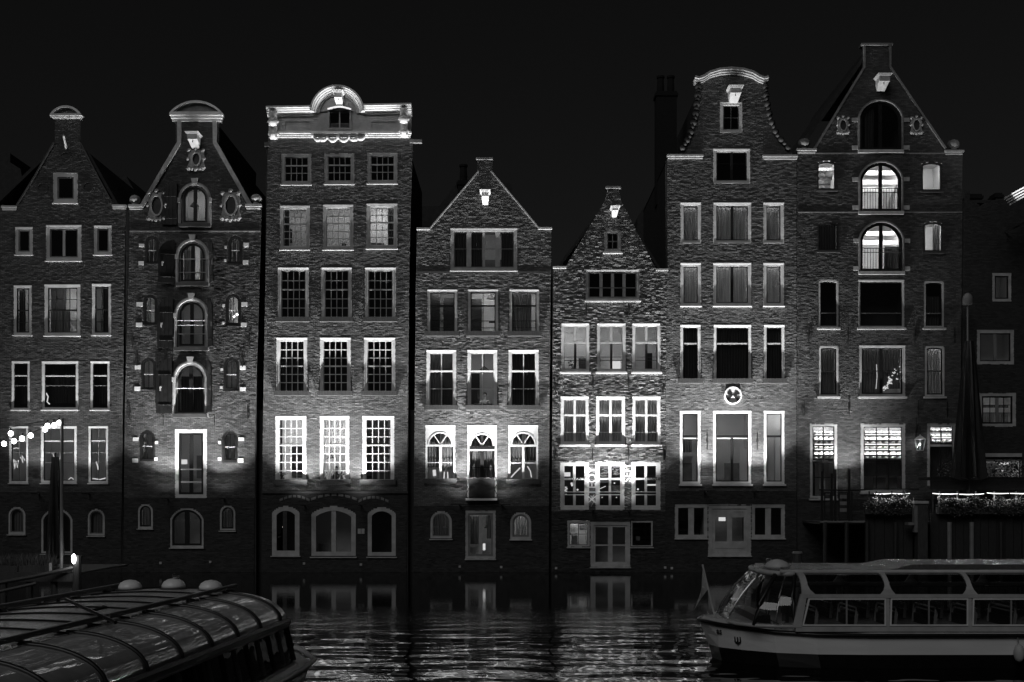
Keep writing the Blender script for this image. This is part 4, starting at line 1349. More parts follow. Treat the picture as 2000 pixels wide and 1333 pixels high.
window(h7, *sideR[1], t=2.5, rise=4, frame='darkgrey', sash='dark', sw=1, sill='stone', light=9, depth=1.6, curtains=[(.55, 1, 'drape'), (0, .12, 'drape')])
for (x0, x1, y0, y1) in ((1598, 1638, 546, 641), (1676, 1766, 547, 641), (1804, 1844, 548, 641)):
    window(h7, x0, y0, x1, y1, t=4, rise=3 if x1 - x0 < 60 else 0, frame='offwhite', sash='dark', sw=2, heavy=[('h', .72, 1.8, 'mid')], sill='stone', curtains=[(0, 1, 'darkdrape', .3, 1)] if x0 > 1700 else [])
window(h7, 1599, 675, 1638, 775, t=4, rise=3, frame='offwhite', sash='dark', sw=2.5, heavy=[('h', .5, 1.8, 'dark')], sill='stone', light=2.0, curtains=[(0, 1, 'drape')])
window(h7, 1678, 675, 1768, 775, t=5, frame='offwhite', sash='dark', sw=2.5, heavy=[('v', .48, 6, 'dark'), ('h', .5, 1.6, 'dark')], sill='stone', light=3.0, curtains=[(0, .46, 'drape'), (.52, 1, 'drape', 0, .9)])
window(h7, 1806, 675, 1845, 775, t=4, rise=3, frame='offwhite', sash='dark', sw=2.5, heavy=[('h', .5, 1.8, 'dark')], sill='stone', light=3.0, curtains=[(0, 1, 'curtain', 0, 1)])
w1 = window(h7, 1582, 828, 1635, 974, t=5, frame='offwhite', sash='dark', sw=1.5, heavy=[('v', .5, 1.6, 'dark'), ('h', .52, 3, 'dark'), ('h', .74, 1.5, 'dark')], sill='stone', light=5, depth=2.0, lampz=2.4, head=False, extras=[('shop_counter', 1600, 905, 1612, 960, 1.2, 'room'), ('shop_cabinet', 1584, 905, 1592, 970, 1.0, 'wood')])
w2 = window(h7, 1681, 828, 1768, 962, t=6, frame='offwhite', sash='dark', sw=1.5, heavy=[('v', 1 / 3, 1.4, 'dark'), ('v', 2 / 3, 1.4, 'dark'), ('h', .56, 3, 'dark')], sill='stone', light=4, depth=2.0, lampz=2.9, head=False, extras=[('shop_cabinet', 1682, 898, 1768, 930, .5, 'wood'), ('display_case', 1706, 933, 1730, 960, 1.0, 'mid'), ('display_case', 1736, 933, 1752, 960, 1.0, 'mid')])
w3 = window(h7, 1811, 828, 1866, 950, t=5, frame='offwhite', sash='dark', sw=1.5, heavy=[('v', .5, 1.4, 'dark'), ('h', .33, 4, 'offwhite')], sill=None, light=1, depth=2.0, lampz=2.5, head=False, name='shop_door', extras=[('panelling', 1812, 872, 1866, 950, .6, 'wood')])
h7['plinth'] = 975
brick_wall(h7, .8)
body(h7, 1559, 1874, 300, [(1550, 300), (1680, 118), (1688, 100), (1736, 100), (1738, 135), (1860, 300)], 10)
hpart(h7, 'coping', strip([(1588, 292), (1686, 131), (1686, 90)], 4, -.08, .3, -1), 'greystone')
hpart(h7, 'coping', strip([(1740, 90), (1740, 131), (1848, 290)], 4, -.08, .3, -1), 'greystone')
hpart(h7, 'gable_cap', pbox(1682, 86, 1743, 90, -.12, .4), 'greystone')
for (x0, x1, y) in ((1555, 1594, 292), (1844, 1881, 295)):
    b = pbox(x0, y, x1, y + 4, -.16, .25)
    pbox(x0 + 2, y + 4, x1 - 2, y + 8, -.09, .1, b)
    hpart(h7, 'shoulder_cap', b, 'stone')
ball_finial(h7, 1571, 280, 11, 'greystone'); ball_finial(h7, 1863, 282, 11, 'greystone')
hoist(h7, 1704, 154, 1734, 180, 'stone')
cartouche(h7, 1634, 229, 1658, 263, (.25, .3), 'stone', True)
cartouche(h7, 1777, 229, 1801, 263, (.25, .3), 'stone', True)
for y in (299, 414):
    hpart(h7, 'string_course', pbox(1558, y, 1879, y + 2.2, -.035, .01), 'greystone')
anchors(h7, [(1656, 655), (1786, 655), (1579, 655), (1864, 655), (1658, 797), (1793, 797), (1570, 797), (1850, 800)], 30)

# ------------------------------------------------------------------ dark house beyond, and roofs behind
h8 = house('canal_house', 'dark plain house at the end of the row with white framed casements',
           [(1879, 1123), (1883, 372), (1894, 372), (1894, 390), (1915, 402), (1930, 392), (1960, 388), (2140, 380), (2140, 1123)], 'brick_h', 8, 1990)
window(h8, 1938, 534, 1975, 589, t=5, frame='offwhite', sash='dark', sw=2.5, sill=None, head=False, light=.3)
window(h8, 1908, 645, 1980, 712, t=6, frame='offwhite', sash='dark', sw=2, heavy=[('v', .5, 6, 'mid')], sill=None, head=False, light=.25)
window(h8, 1912, 768, 1984, 834, t=6, frame='offwhite', sash='dark', sw=3, heavy=[('v', .5, 6, 'mid')], v=(.25, .75), hz=(.3, .62), bars=1, sill=None, head=False, light=1.5, curtains=[(.05, .45, 'curtain', .62, 1), (.55, .95, 'curtain', .62, 1), (.05, .95, 'drape', .3, .4)])
window(h8, 1916, 897, 1996, 938, t=3, frame='offwhite', sash='dark', sw=1.5, sill=None, head=False, light=3, lampx=.6, lampz=.3, depth=2.4, extras=[('ceiling_lamp', 1952, 904, 1970, 908, .9, 'lamp_glint'), ('ceiling_lamp', 1956, 919, 1968, 921, 1.1, 'lamp_glint'), ('shelf', 1918, 905, 1944, 930, 1.4, 'wood')])
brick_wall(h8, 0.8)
hpart(h8, 'shop_fascia', pbox(1911, 886, 1994, 893, -.12, .01), 'offwhite')
body(h8, 1880, 2140, 395)
M['soot'] = mottled('sooty_brick', .006, .012, 6, .9)
def chimney(h, x0, y0, x1, y1, Y, pots=2, mat='soot'):
    a, c = P(x0, y1, Y), P(x1, y0, Y)
    b = MB().box(a[0], Y, a[2], c[0], Y + .8, c[2])
    b.box(a[0] - .06, Y - .06, c[2] - .25, c[0] + .06, Y + .86, c[2] - .1)
    o = hpart(h, 'chimney', b, mat)
    for i in range(pots):
        x = a[0] + (c[0] - a[0]) * (i + .5) / pots
        r = (c[0] - a[0]) / pots * .36
        obj('chimney_pot', MB().lathe((x, Y + .4, c[2]), [(r * .9, 0), (r, .3), (r * .85, .75), (r * 1.1, .8), (r * 1.1, .9)], 10), 'soot', o)
chimney(h6, 1282, 178, 1322, 400, D + 3.5, 2)
chimney(h4, 894, 352, 915, 420, D + 4, 1)
chimney(h8, 1893, 379, 1918, 420, D + 3, 0)
chimney(h8, 1944, 377, 1958, 420, D + 3, 0)

def back_building(label, pts, Y0, Y1, cx):
    o = thing('back_building', P(cx, 1000, Y0), label, 'house', 'dark buildings behind the canal houses')
    xz = [(P(x, y, Y0)[0], P(x, y, Y0)[2]) for x, y in pts]
    zl = min(q[1] for q in xz)
    obj('facade', MB().poly(xz, Y0, Y1), 'roof', o)
    return o
back_building('dark stepped building with a thin spire behind the neck gable house', [(-120, 1000), (44, 1000), (44, 352), (40, 330), (20, 318), (20, 300), (-120, 296)], D + 11, D + 18, -40)
back_building('dark gabled roof rising between the two neck gable houses', [(150, 1000), (275, 1000), (275, 395), (247, 345), (206, 345), (170, 400)], D + 11, D + 20, 220)
back_building('dark flat roof beside the white cornice house', [(440, 1000), (520, 1000), (500, 395), (492, 352), (470, 352)], D + 11, D + 20, 480)
back_building('dark high roof behind the spout gable house', [(818, 1000), (1000, 1000), (1000, 360), (940, 352), (912, 345), (902, 345), (858, 403), (824, 403)], D + 11, D + 20, 900)
back_building('dark mansard roof leaning against the bell gable house', [(1240, 1000), (1345, 1000), (1345, 330), (1300, 345), (1284, 362), (1245, 425)], D + 10.5, D + 20, 1290)

for (x0, x1) in ((232, 250), (494, 522), (790, 816), (1068, 1084)):
    obj('quay_wall', pbox(x0, 800, x1, 1130, .35, .8), 'brick_h', kind='structure')

# ------------------------------------------------------------------ facade floodlights: bars on arms below the lit floors
FLOOD = 0.7
def floodlight(x, y, power, label, out=1.0, wide=1.0, tilt=4.0, length=0.85):
    p = P(x, y, D - out)
    t = thing('floodlight', (p[0], D - out, p[2] - .06), label, 'floodlight', 'floodlights on the house fronts')
    b = MB().box(p[0] - length / 2, D - out - .07, p[2] - .05, p[0] + length / 2, D - out + .07, p[2] + .0)
    obj('lamp_housing', b, 'iron', t)
    b = MB().box(p[0] - .03, D - out + .05, p[2] - .09, p[0] + .03, D - .01, p[2] - .05)
    b.box(p[0] - .03, D - .04, p[2] - .35, p[0] + .03, D - .01, p[2] - .05)
    obj('wall_bracket', b, 'iron', t)
    obj('lamp_lens', MB().box(p[0] - length / 2 + .03, D - out - .05, p[2] + .001, p[0] + length / 2 - .03, D - out + .05, p[2] + .006), 'glass', t)
    for (ang, sx, pw, tl) in ((28, 3.2, power * 6.5, 6), (60, 2.0, power * 3.0, 12), (140, 1.0, power * .085 * wide, 14)):
        l = lamp('flood_beam', (p[0], D - out, p[2] + .05), pw * FLOOD, t, 'SPOT', .07, (pi - radians(tl), 0, 0), radians(ang), 1.0)
        l.scale = (sx, 1, 1)
W_ = 900
for (x, y, pw, lb) in ((60, 962, .34, 'floodlight bar under the neck gable house, nearer the closed parasol'), (160, 962, .34, 'floodlight bar under the neck gable house, nearer the shuttered warehouse'),
                       (316, 972, .95, 'floodlight bar by the white framed warehouse door, on the side of the bulbs'), (428, 972, .95, 'floodlight bar by the white framed warehouse door, on the cornice house side'),
                       (588, 985, 1.2, 'floodlight bar under the cornice house, between first and second tall windows'), (700, 985, 1.2, 'floodlight bar under the cornice house, between second and third tall windows'),
                       (897, 985, 1.15, 'floodlight bar beside the small balcony, towards the cornice house'), (980, 985, 1.15, 'floodlight bar beside the small balcony, towards the graffiti'),
                       (1160, 996, .85, 'floodlight bar below the graffiti column that reads upwards'), (1232, 996, .85, 'floodlight bar below the scribbled graffiti column'),
                       (1382, 958, 1.2, 'floodlight bar with pale top edge on the bell gable house'), (1481, 959, 1.2, 'dark floodlight bar on the bell gable house near the warehouse'),
                       (1657, 966, .75, 'floodlight bar between the cheese shop windows')):
    floodlight(x, y, W_ * pw, lb)

# ------------------------------------------------------------------ cheeses on the lit shelves of the shop
def cheeses(x0, x1, rows, n, where, wparent):
    base = None
    for j, y in enumerate(rows):
        pa = P(x0, y, D + .3); pb_ = P(x1, y, D + .3)
        z = pa[2] - .10
        b = MB().box(pa[0] - .03, D + .14, z - .03, pb_[0] + .03, D + .46, z)
        obj('shelf_board', b, 'darkgrey', wparent)
        for i in range(n):
            x = pa[0] + (pb_[0] - pa[0]) * (i + .5) / n
            r = (pb_[0] - pa[0]) / n * .47
            if base is None:
                prof = [(r * .75, 0), (r * .95, .02), (r, .065), (r * .95, .11), (r * .7, .135)]
                o = obj('cheese_wheel', MB().lathe((x, D + .3, z + .002), prof, 14), 'cheese', smooth=True)
                base = o
            else:
                o = base.copy()
                COL.objects.link(o)
                place(o, (x, D + .3, z + .002), None)
            tag(o, '%s pale round cheese along the %s shelf of the %s' % (['first', 'second', 'third', 'fourth', 'fifth', 'sixth'][i], ['topmost', 'second', 'third', 'fourth', 'fifth', 'lowest'][j], where), 'cheese', 'cheeses on the lit shop shelves')
    pa = P(x0, rows[0], D + .5); pb_ = P(x1, rows[-1], D + .5)
    obj('shelf_back', MB().box(pa[0] - .05, D + .5, pb_[2] - .15, pb_[0] + .05, D + .53, pa[2] + .35), 'mid', wparent)
    # strip lamps between glass and shelves, one above each row
    for y in rows:
        z = P(0, y)[2] + .15
        l = lamp('shelf_lamp', ((pa[0] + pb_[0]) / 2, D + .13, z), 6 * (pb_[0] - pa[0]), wparent, 'AREA')
        l.data.shape = 'RECTANGLE'
        l.data.size = (pb_[0] - pa[0])
        l.data.size_y = .03
        l.rotation_euler = (radians(60), 0, 0)
cheeses(1588, 1630, (845, 855, 864, 874, 884, 893), 4, 'narrow shop window', w1)
cheeses(1685, 1763, (845, 855, 864, 874, 884, 893), 6, 'wide shop window', w2)
cheeses(1815, 1861, (840, 851, 861), 4, 'shop door fanlight', w3)

# ------------------------------------------------------------------ wall lantern by the shop
lp = P(1797, 866, D - .6)
t = thing('wall_lantern', (lp[0], D, lp[2] + .6), 'old six sided wall lantern beside the cheese shop door', 'lantern')
b = MB()
b.tube([(lp[0], D, lp[2] + .55), (lp[0], D - .3, lp[2] + .95), (lp[0], D - .6, lp[2] + .75), (lp[0], D - .6, lp[2] + .36)], .025)
b.tube([(lp[0], D, lp[2] + 1.3), (lp[0], D - .12, lp[2] + .7), (lp[0], D, lp[2] + .3)], .02)
obj('bracket', b, 'iron', t)
b = MB()
for i in range(6):
    a = 2 * pi * i / 6 + .3
    b.tube([(lp[0] + .17 * cos(a), D - .6 + .17 * sin(a), lp[2] - .34), (lp[0] + .28 * cos(a), D - .6 + .28 * sin(a), lp[2] + .18)], .016, 4)
b.lathe((lp[0], D - .6, lp[2] + .18), [(.30, 0), (.24, .06), (.12, .14), (.05, .18), (.03, .24)], 6)
b.lathe((lp[0], D - .6, lp[2] - .36), [(.17, 0), (.17, .03)], 6)
obj('lantern_frame', b, 'offwhite', t)
b = MB().lathe((lp[0], D - .6, lp[2] - .33), [(.155, 0), (.265, .5)], 6)
obj('lantern_glass', b, 'glass', t)
obj('bulb', MB().ball((lp[0], D - .6, lp[2] - .05), .045), 'bulb', t)
lamp('lantern_light', (lp[0], D - .6, lp[2] - .05), 26, t, radius=.05)

# ------------------------------------------------------------------ graffiti painted between and on the low windows
def word(txt, x, y, size, rot, mat, label, Y=D - .03, parent=None, name='graffiti_lettering', loc=None, spin=0):
    c = bpy.data.curves.new('lettering', 'FONT')
    c.body = txt
    c.size = size
    c.align_x = 'CENTER'
    c.align_y = 'CENTER'
    c.extrude = .002
    c.offset = .004
    c.materials.append(M[mat])
    tmp = bpy.data.objects.new('lettering_source', c)
    COL.objects.link(tmp)
    dg = bpy.context.evaluated_depsgraph_get()
    me = bpy.data.meshes.new_from_object(tmp.evaluated_get(dg))
    bpy.data.objects.remove(tmp)
    o = bpy.data.objects.new(name, me)
    COL.objects.link(o)
    place(o, loc or P(x, y, Y), parent or h5['o'])
    o.rotation_euler = (pi / 2, rot, spin)
    return o
word('XTEOY', 1157, 948, .56, radians(-90), 'white', 'g')
word('SEM', 1226, 925, .5, radians(-90), 'white', 'g')
word('moose', 1275, 934, .27, radians(3), 'dark', 'g', D - .062)
word('D AMNEY', 1132, 935, .2, radians(-4), 'dark', 'g', D - .062)
def scribble(pts, r, mat, name='graffiti_stroke', Y=-.03):
    b = MB()
    q = [P(x, y) for x, y in pts]
    b.tube([(a[0], D + Y, a[2]) for a in q], r, 4)
    obj(name, b, mat, h5['o'])
rnd = random.Random(3)
scribble([(1219 + (i % 2) * 12 + rnd.uniform(-2, 2), 952 + i * 2.4) for i in range(17)], .016, 'white')
scribble([(1232 - (i % 2) * 11 + rnd.uniform(-2, 2), 960 + i * 3.4) for i in range(10)], .016, 'white')
scribble([(1221, 908), (1229, 912), (1222, 918), (1231, 914)], .02, 'white')
scribble([(1153, 968), (1161, 978), (1154, 990)], .016, 'white')
scribble([(1161, 966), (1153, 977)], .016, 'white')
for (x0, x1, y0, y1, n) in ((1171, 1189, 912, 930, 14), (1196, 1212, 912, 930, 14), (1196, 1214, 950, 966, 12)):
    pts = []
    for i in range(n * 2):
        pts.append((rnd.uniform(x0, x1), y0 + (y1 - y0) * i / n / 2 + rnd.uniform(-3, 3)))
    scribble(pts, .009, 'mid', Y=.06)

# ------------------------------------------------------------------ people inside, hanging lamps, window plants
def person(label, joints, mat, hair=None, loc=None):
    """one continuous skin grown over joints {name:(pos, radius, parent)}"""
    names = list(joints)
    me = bpy.data.meshes.new('person')
    base = joints[names[0]][0]
    me.from_pydata([tuple(joints[k][0][i] - base[i] for i in range(3)) for k in names], [(names.index(joints[k][2]), names.index(k)) for k in names if joints[k][2]], [])
    o = bpy.data.objects.new('person', me)
    COL.objects.link(o)
    place(o, base, None)
    me.materials.append(M[mat])
    md = o.modifiers.new('skin', 'SKIN')
    for i, k in enumerate(names):
        r = joints[k][1]
        me.skin_vertices[0].data[i].radius = (r, r) if not isinstance(r, tuple) else r
    me.skin_vertices[0].data[0].use_root = True
    md.use_smooth_shade = True
    sb = o.modifiers.new('smooth', 'SUBSURF')
    sb.levels = 1
    sb.render_levels = 2
    tag(o, label, 'person')
    return o
def seated(x, y, Y, label, mat, hairlong=False, s=1.0, turn=0.0):
    """seated figure whose head sits at photo pixel (x,y)"""
    hx, _, hz = P(x, y, Y)
    def q(dx, dy, dz):
        return (hx + dx * cos(turn) - dy * sin(turn), Y + dx * sin(turn) + dy * cos(turn), hz + dz)
    J = {
        'pelvis': (q(0, .05, -.80), (.17, .13), None),
        'belly': (q(0, .04, -.58), (.15, .11), 'pelvis'),
        'chest': (q(0, .03, -.38), (.17, .12), 'belly'),
        'neck0': (q(0, .01, -.20), (.07, .07), 'chest'),
        'neck': (q(0, 0, -.12), (.055, .055), 'neck0'),
        'face': (q(0, -.01, -.04), (.085, .09), 'neck'),
        'head': (q(0, .01, .06), (.09, .10), 'face'),
        'top': (q(0, .01, .12), (.05, .06), 'head'),
        'ls': (q(-.2, .03, -.27), .07, 'chest'), 'le': (q(-.27, -.08, -.52), .05, 'ls'), 'lw': (q(-.12, -.30, -.55), .035, 'le'), 'lh': (q(-.06, -.36, -.54), .035, 'lw'),
        'rs': (q(.2, .03, -.27), .07, 'chest'), 're': (q(.27, -.08, -.52), .05, 'rs'), 'rw': (q(.12, -.30, -.50), .035, 're'), 'rh': (q(.07, -.37, -.46), .035, 'rw'),
        'lk': (q(-.14, -.38, -.82), .09, 'pelvis'), 'lf': (q(-.14, -.36, -1.22), .06, 'lk'), 'lt': (q(-.14, -.5, -1.26), .04, 'lf'),
        'rk': (q(.14, -.38, -.82), .09, 'pelvis'), 'rf': (q(.14, -.36, -1.22), .06, 'rk'), 'rt': (q(.14, -.5, -1.26), .04, 'rf'),
    }
    o = person(label, J, mat)
    b = MB().ball(q(0, .025, .045), .105, .125, .11, 12, 7, -.25)
    if hairlong:
        b.ball(q(0, .06, -.12), .115, .24, .07, 10, 7)
    obj('hair', b, 'hair', o, smooth=True)
    b = MB().ball(q(0, -.055, -.0), .075, .10, .05, 10, 7)
    b.ball(q(0, -.112, -.01), .014, .022, .016, 6, 4)
    obj('face', b, 'skin', o, smooth=True)
    for s_ in (-1, 1):
        b = MB()
        w0 = q(.06 * s_, -.37, -.5)
        b.ball(w0, .035, .02, .045, 8, 5)
        for f in range(4):
            b.tube([(w0[0] + (f - 1.5) * .017, w0[1] - .03, w0[2]), (w0[0] + (f - 1.5) * .019, w0[1] - .07, w0[2] - .005), (w0[0] + (f - 1.5) * .018, w0[1] - .09 - .006 * (f in (1, 2)), w0[2] - .025)], .008, 5)
        b.tube([(w0[0] - s_ * .03, w0[1], w0[2]), (w0[0] - s_ * .055, w0[1] - .03, w0[2]), (w0[0] - s_ * .05, w0[1] - .055, w0[2] - .01)], .009, 5)
        obj('hand', b, 'skin', o, smooth=True)
    return o
seated(947, 773, D + .95, 'person in a white top sitting by the lit window over the balcony door', 'white')
seated(657, 917, D + .9, 'long haired person in dark clothes behind the brightest tall window', 'dark', True, turn=.5)
b = MB()
p = P(944, 789, D + .55)
b.box(p[0] - .45, D + .35, p[2] - .03, p[0] + .45, D + .85, p[2])
for sx in (-.4, .4):
    for yy in (.38, .8):
        b.box(p[0] + sx - .02, D + yy, p[2] - .75, p[0] + sx + .02, D + yy + .04, p[2] - .03)
tag(obj('table', b, 'mid'), 'small table in front of the person in white', 'table')
lamp('reading_light', (p[0] - .15, D + .5, p[2] + .5), 2.5, None, radius=.04)

def pendant(x, y, w_, h_, Y, ztop, label, lit=0):
    p = P(x, y, Y)
    r = w_ / 2 / 39.7
    hh = h_ / 39.7
    t = thing('pendant_lamp', (p[0], Y, PZ(ztop, Y)), label, 'pendant lamp', 'lamps hanging inside windows')
    b = MB().lathe((p[0], Y, p[2] - hh / 2), [(r, 0), (r * .98, .02), (r * .3, hh * .75), (.03, hh)], 14)
    obj('lamp_shade', b, 'darkgrey', t, smooth=False)
    obj('cord', MB().tube([(p[0], Y, p[2] + hh / 2), (p[0], Y, PZ(ztop, Y))], .008, 4), 'iron', t)
pendant(646, 890, 14, 12, D + .9, 815, 'grey cone lamp above the long haired person')
pendant(959, 580, 18, 9, D + .8, 566, 'dark wide lamp in the upper middle window of the spout gable house')
pendant(946, 719, 18, 8, D + .8, 688, 'dark wide lamp above the person in white')
pendant(1020 - 640, 392 + 6, 18, 12, D + .9, 360, 'dark cone lamp inside the top arched hatch')
pendant(950, 1029, 9, 6, D + .8, 1008, 'small dark lamp behind the water level door of the spout gable house')

def pane_glint(h, pts, Y=.7, r=.018, mat='lamp_glint'):
    b = MB()
    b.tube([P(x, y, D + Y) for x, y in pts], r, 4)
    obj('glint_tube', b, mat, h['o'])
# glowing tubes added behind several panes, standing for reflections in the glass
pane_glint(h1, [(27, 898), (29, 915), (31, 900), (34, 914), (36, 899)], r=.03); pane_glint(h1, [(40, 893), (45, 905), (43, 890), (49, 900)], r=.025); pane_glint(h1, [(26, 877), (32, 875), (38, 877)])
pane_glint(h1, [(103, 886), (108, 898), (117, 897), (118, 885)]); pane_glint(h1, [(134, 937), (139, 933), (144, 937)]); pane_glint(h1, [(188, 902), (191, 912), (192, 918)], r=.03); pane_glint(h1, [(181, 935), (195, 937), (207, 934)], r=.025)
pane_glint(h1, [(90, 768), (94, 775), (92, 785), (97, 790)], r=.03)
pane_glint(h4, [(998, 933), (1005, 925), (1012, 918), (1016, 914)], r=.03); pane_glint(h4, [(1030, 911), (1036, 921), (1038, 933)], r=.025); pane_glint(h4, [(944, 908), (955, 907), (962, 910)], r=.02); pane_glint(h4, [(944, 910), (945, 920)], r=.02)
pane_glint(h4, [(848, 918), (849, 930)], r=.08); pane_glint(h4, [(868, 922), (867, 938)], r=.03); pane_glint(h4, [(874, 922), (875, 938)], r=.03)
pane_glint(h5, [(1104, 952), (1108, 955), (1103, 958), (1109, 962), (1105, 966)], r=.03); pane_glint(h5, [(1116, 943), (1118, 950)], r=.05); pane_glint(h5, [(1183, 950), (1172, 955)], r=.015)
for (x, y, rr) in ((1200, 944, .04), (1197, 917, .04), (1246, 956, .05), (1253, 961, .03), (1176, 972, .03), (1204, 972, .03), (1128, 957, .05)):  # plain glowing balls behind the shop panes
    hpart(h5, 'glow_ball', MB().ball(P(x, y, D + .8), rr, n=8, m=6), 'lamp_glint')
rn_ = random.Random(5)
for k in range(46):  # scattered glowing bits shaped as a street reflection in the wide pane
    t_ = rn_.random()
    x = 1724 + 34 * t_ + rn_.uniform(-3, 3)
    y = 764 - 62 * t_ * rn_.uniform(.45, 1.0) - rn_.uniform(0, 4)
    pane_glint(h7, [(x, y), (x + rn_.uniform(-4, 4), y + rn_.uniform(-4, 4))], .16, .022)
pane_glint(h7, [(1712, 712), (1713, 735), (1711, 760)], .16, .014)

def leaf_cloud(rng, c, rx, ry, rz, n, size):
    b = MB()
    for i in range(n):
        while True:
            u = [rng.uniform(-1, 1) for _ in range(3)]
            if sum(q * q for q in u) <= 1: break
        p = (c[0] + u[0] * rx, c[1] + u[1] * ry, c[2] + u[2] * rz)
        a = rng.uniform(0, 2 * pi); e = rng.uniform(-.9, .9)
        s = size * rng.uniform(.6, 1.4)
        d = (cos(a) * cos(e) * s, sin(a) * cos(e) * s, sin(e) * s)
        w0 = (-sin(a) * s * .4, cos(a) * s * .4, rng.uniform(-.3, .3) * s)
        k = len(b.v)
        b.v += [(p[0], p[1], p[2]), (p[0] + d[0] * .5 + w0[0], p[1] + d[1] * .5 + w0[1], p[2] + d[2] * .5 + w0[2]), (p[0] + d[0], p[1] + d[1], p[2] + d[2] - .2 * s), (p[0] + d[0] * .5 - w0[0], p[1] + d[1] * .5 - w0[1], p[2] + d[2] * .5 - w0[2])]
        b.f.append((k, k + 1, k + 2, k + 3))
    return b
def potted(x, y, Y, h_, label, seed, mat='leaf'):
    p = P(x, y, Y)
    t = thing('potted_plant', p, label, 'plant', 'plants on window ledges indoors')
    obj('pot', MB().lathe(p, [(.06, 0), (.08, .12), (.085, .13)], 10), 'mid', t)
    obj('leaves', leaf_cloud(random.Random(seed), (p[0], p[1], p[2] + .13 + h_ / 2), h_ * .45, h_ * .4, h_ / 2, 40, .09), mat, t)
potted(552, 938, D + .35, .3, 'leafy pot plant inside the tall window with the dark inner door', 1)
potted(634, 938, D + .3, .3, 'low pot plant on the ledge left of the seated long haired person', 2)
potted(668, 938, D + .3, .25, 'low pot plant on the ledge right of the seated long haired person', 3)
potted(1118, 724, D + .5, .45, 'spiky pot plant in the bright upper window of the rough brick house', 4)

# ------------------------------------------------------------------ terrace on piles in front of the shop
YT = D - 3.2
def T_(x, y, Y=None):
    return P(x, y, Y or YT)
def tbox(x0, y0, x1, y1, Ya, Yb, b=None):
    b = b or MB()
    p, q = P(x0, y1, Ya), P(x1, y0, Ya)
    return b.box(p[0], Ya, p[2], q[0], Yb, q[2])
M['pierwood'] = mottled('wet_dark_timber', .012, .035, 6, .6, .3, 40, stretch=(6, 6, .6))
terr = thing('terrace', T_(1800, 1115), 'dark timber terrace on piles over the water before the cheese shop', 'terrace')
obj('deck', tbox(1600, 1019, 2060, 1024, YT, D - .05), 'pierwood', terr)
obj('deck_edge', tbox(1602, 1018, 1690, 1021, YT - .06, YT - .002), 'mid', terr)
for (x0, x1) in ((1690, 1783), (1818, 2060)):
    n = max(3, int((x1 - x0) / 16))
    for i in range(n):
        xa = x0 + (x1 - x0) * i / n; xb = x0 + (x1 - x0) * (i + 1) / n
        obj('plank', tbox(xa + .4, 1003 + (i % 3) * .5, xb - .4, 1112, YT - .12 - .02 * (i % 2), YT - .01), 'pierwood', terr)
for x in (1608, 1650, 1690, 1745, 1785, 1850, 1893, 1950, 1995, 2040):
    p, q = T_(x, 1020), T_(x, 1150)
    obj('pile', MB().tube([(p[0], YT - .3, p[2]), (p[0], YT - .3, -2)], .1, 8), 'mid' if x in (1850, 1893) else 'pierwood', terr)
# gate with posts
for (x, yt, yb) in ((1606, 921, 1018), (1625, 925, 1018), (1632, 917, 1018), (1659, 916, 1018)):
    obj('post', tbox(x - 2, yt, x + 2, yb, YT - .05, YT + .05), 'iron', terr)
for (x0, x1, y0, y1) in ((1610, 1623, 962, 1016), (1638, 1656, 962, 1016)):
    b = tbox(x0, y0, x1, y0 + 2, YT - .03, YT + .03)
    tbox(x0, y1 - 2, x1, y1, YT - .03, YT + .03, b)
    tbox(x0, y0 + 2, x0 + 2, y1 - 2, YT - .03, YT + .03, b)
    tbox(x1 - 2, y0 + 2, x1, y1 - 2, YT - .03, YT + .03, b)
    fr = obj('gate_leaf', b, 'iron', terr)
    for k in range(3):
        obj('gate_slat', tbox(x0 + 2.2, y0 + 5 + k * 13, x1 - 2.2, y0 + 12 + k * 13, YT - .015, YT + .015), 'mid' if x0 > 1630 else 'darkgrey', fr)
def rail(x0, x1, y, r=.03, mat='iron', nm='handrail', Y=YT):
    p, q = P(x0, y, Y), P(x1, y, Y)
    obj(nm, MB().tube([p, ((p[0] + q[0]) / 2, Y, (p[2] + q[2]) / 2 - .02), q], r, 6), mat, terr)
rail(1600, 1690, 957, .04); rail(1690, 1795, 956, .05); rail(1664, 1700, 976, .025); rail(1664, 1700, 999, .02)
rail(1838, 1906, 975, .02, 'mid'); rail(1940, 1986, 976, .02, 'mid'); rail(1700, 1775, 974, .02, 'mid')
for x in (1664, 1698, 1712, 1742, 1772, 1835, 1870, 1906, 1942, 1985):
    b = tbox(x - 1.2, 960, x + 1.2, 1018, YT - .03, YT + .03)
    obj('rail_post', b, 'mid' if x > 1830 else 'iron', terr)
obj('glass_screen', tbox(1665, 963, 1698, 998, YT - .01, YT + .01), 'glass', terr)
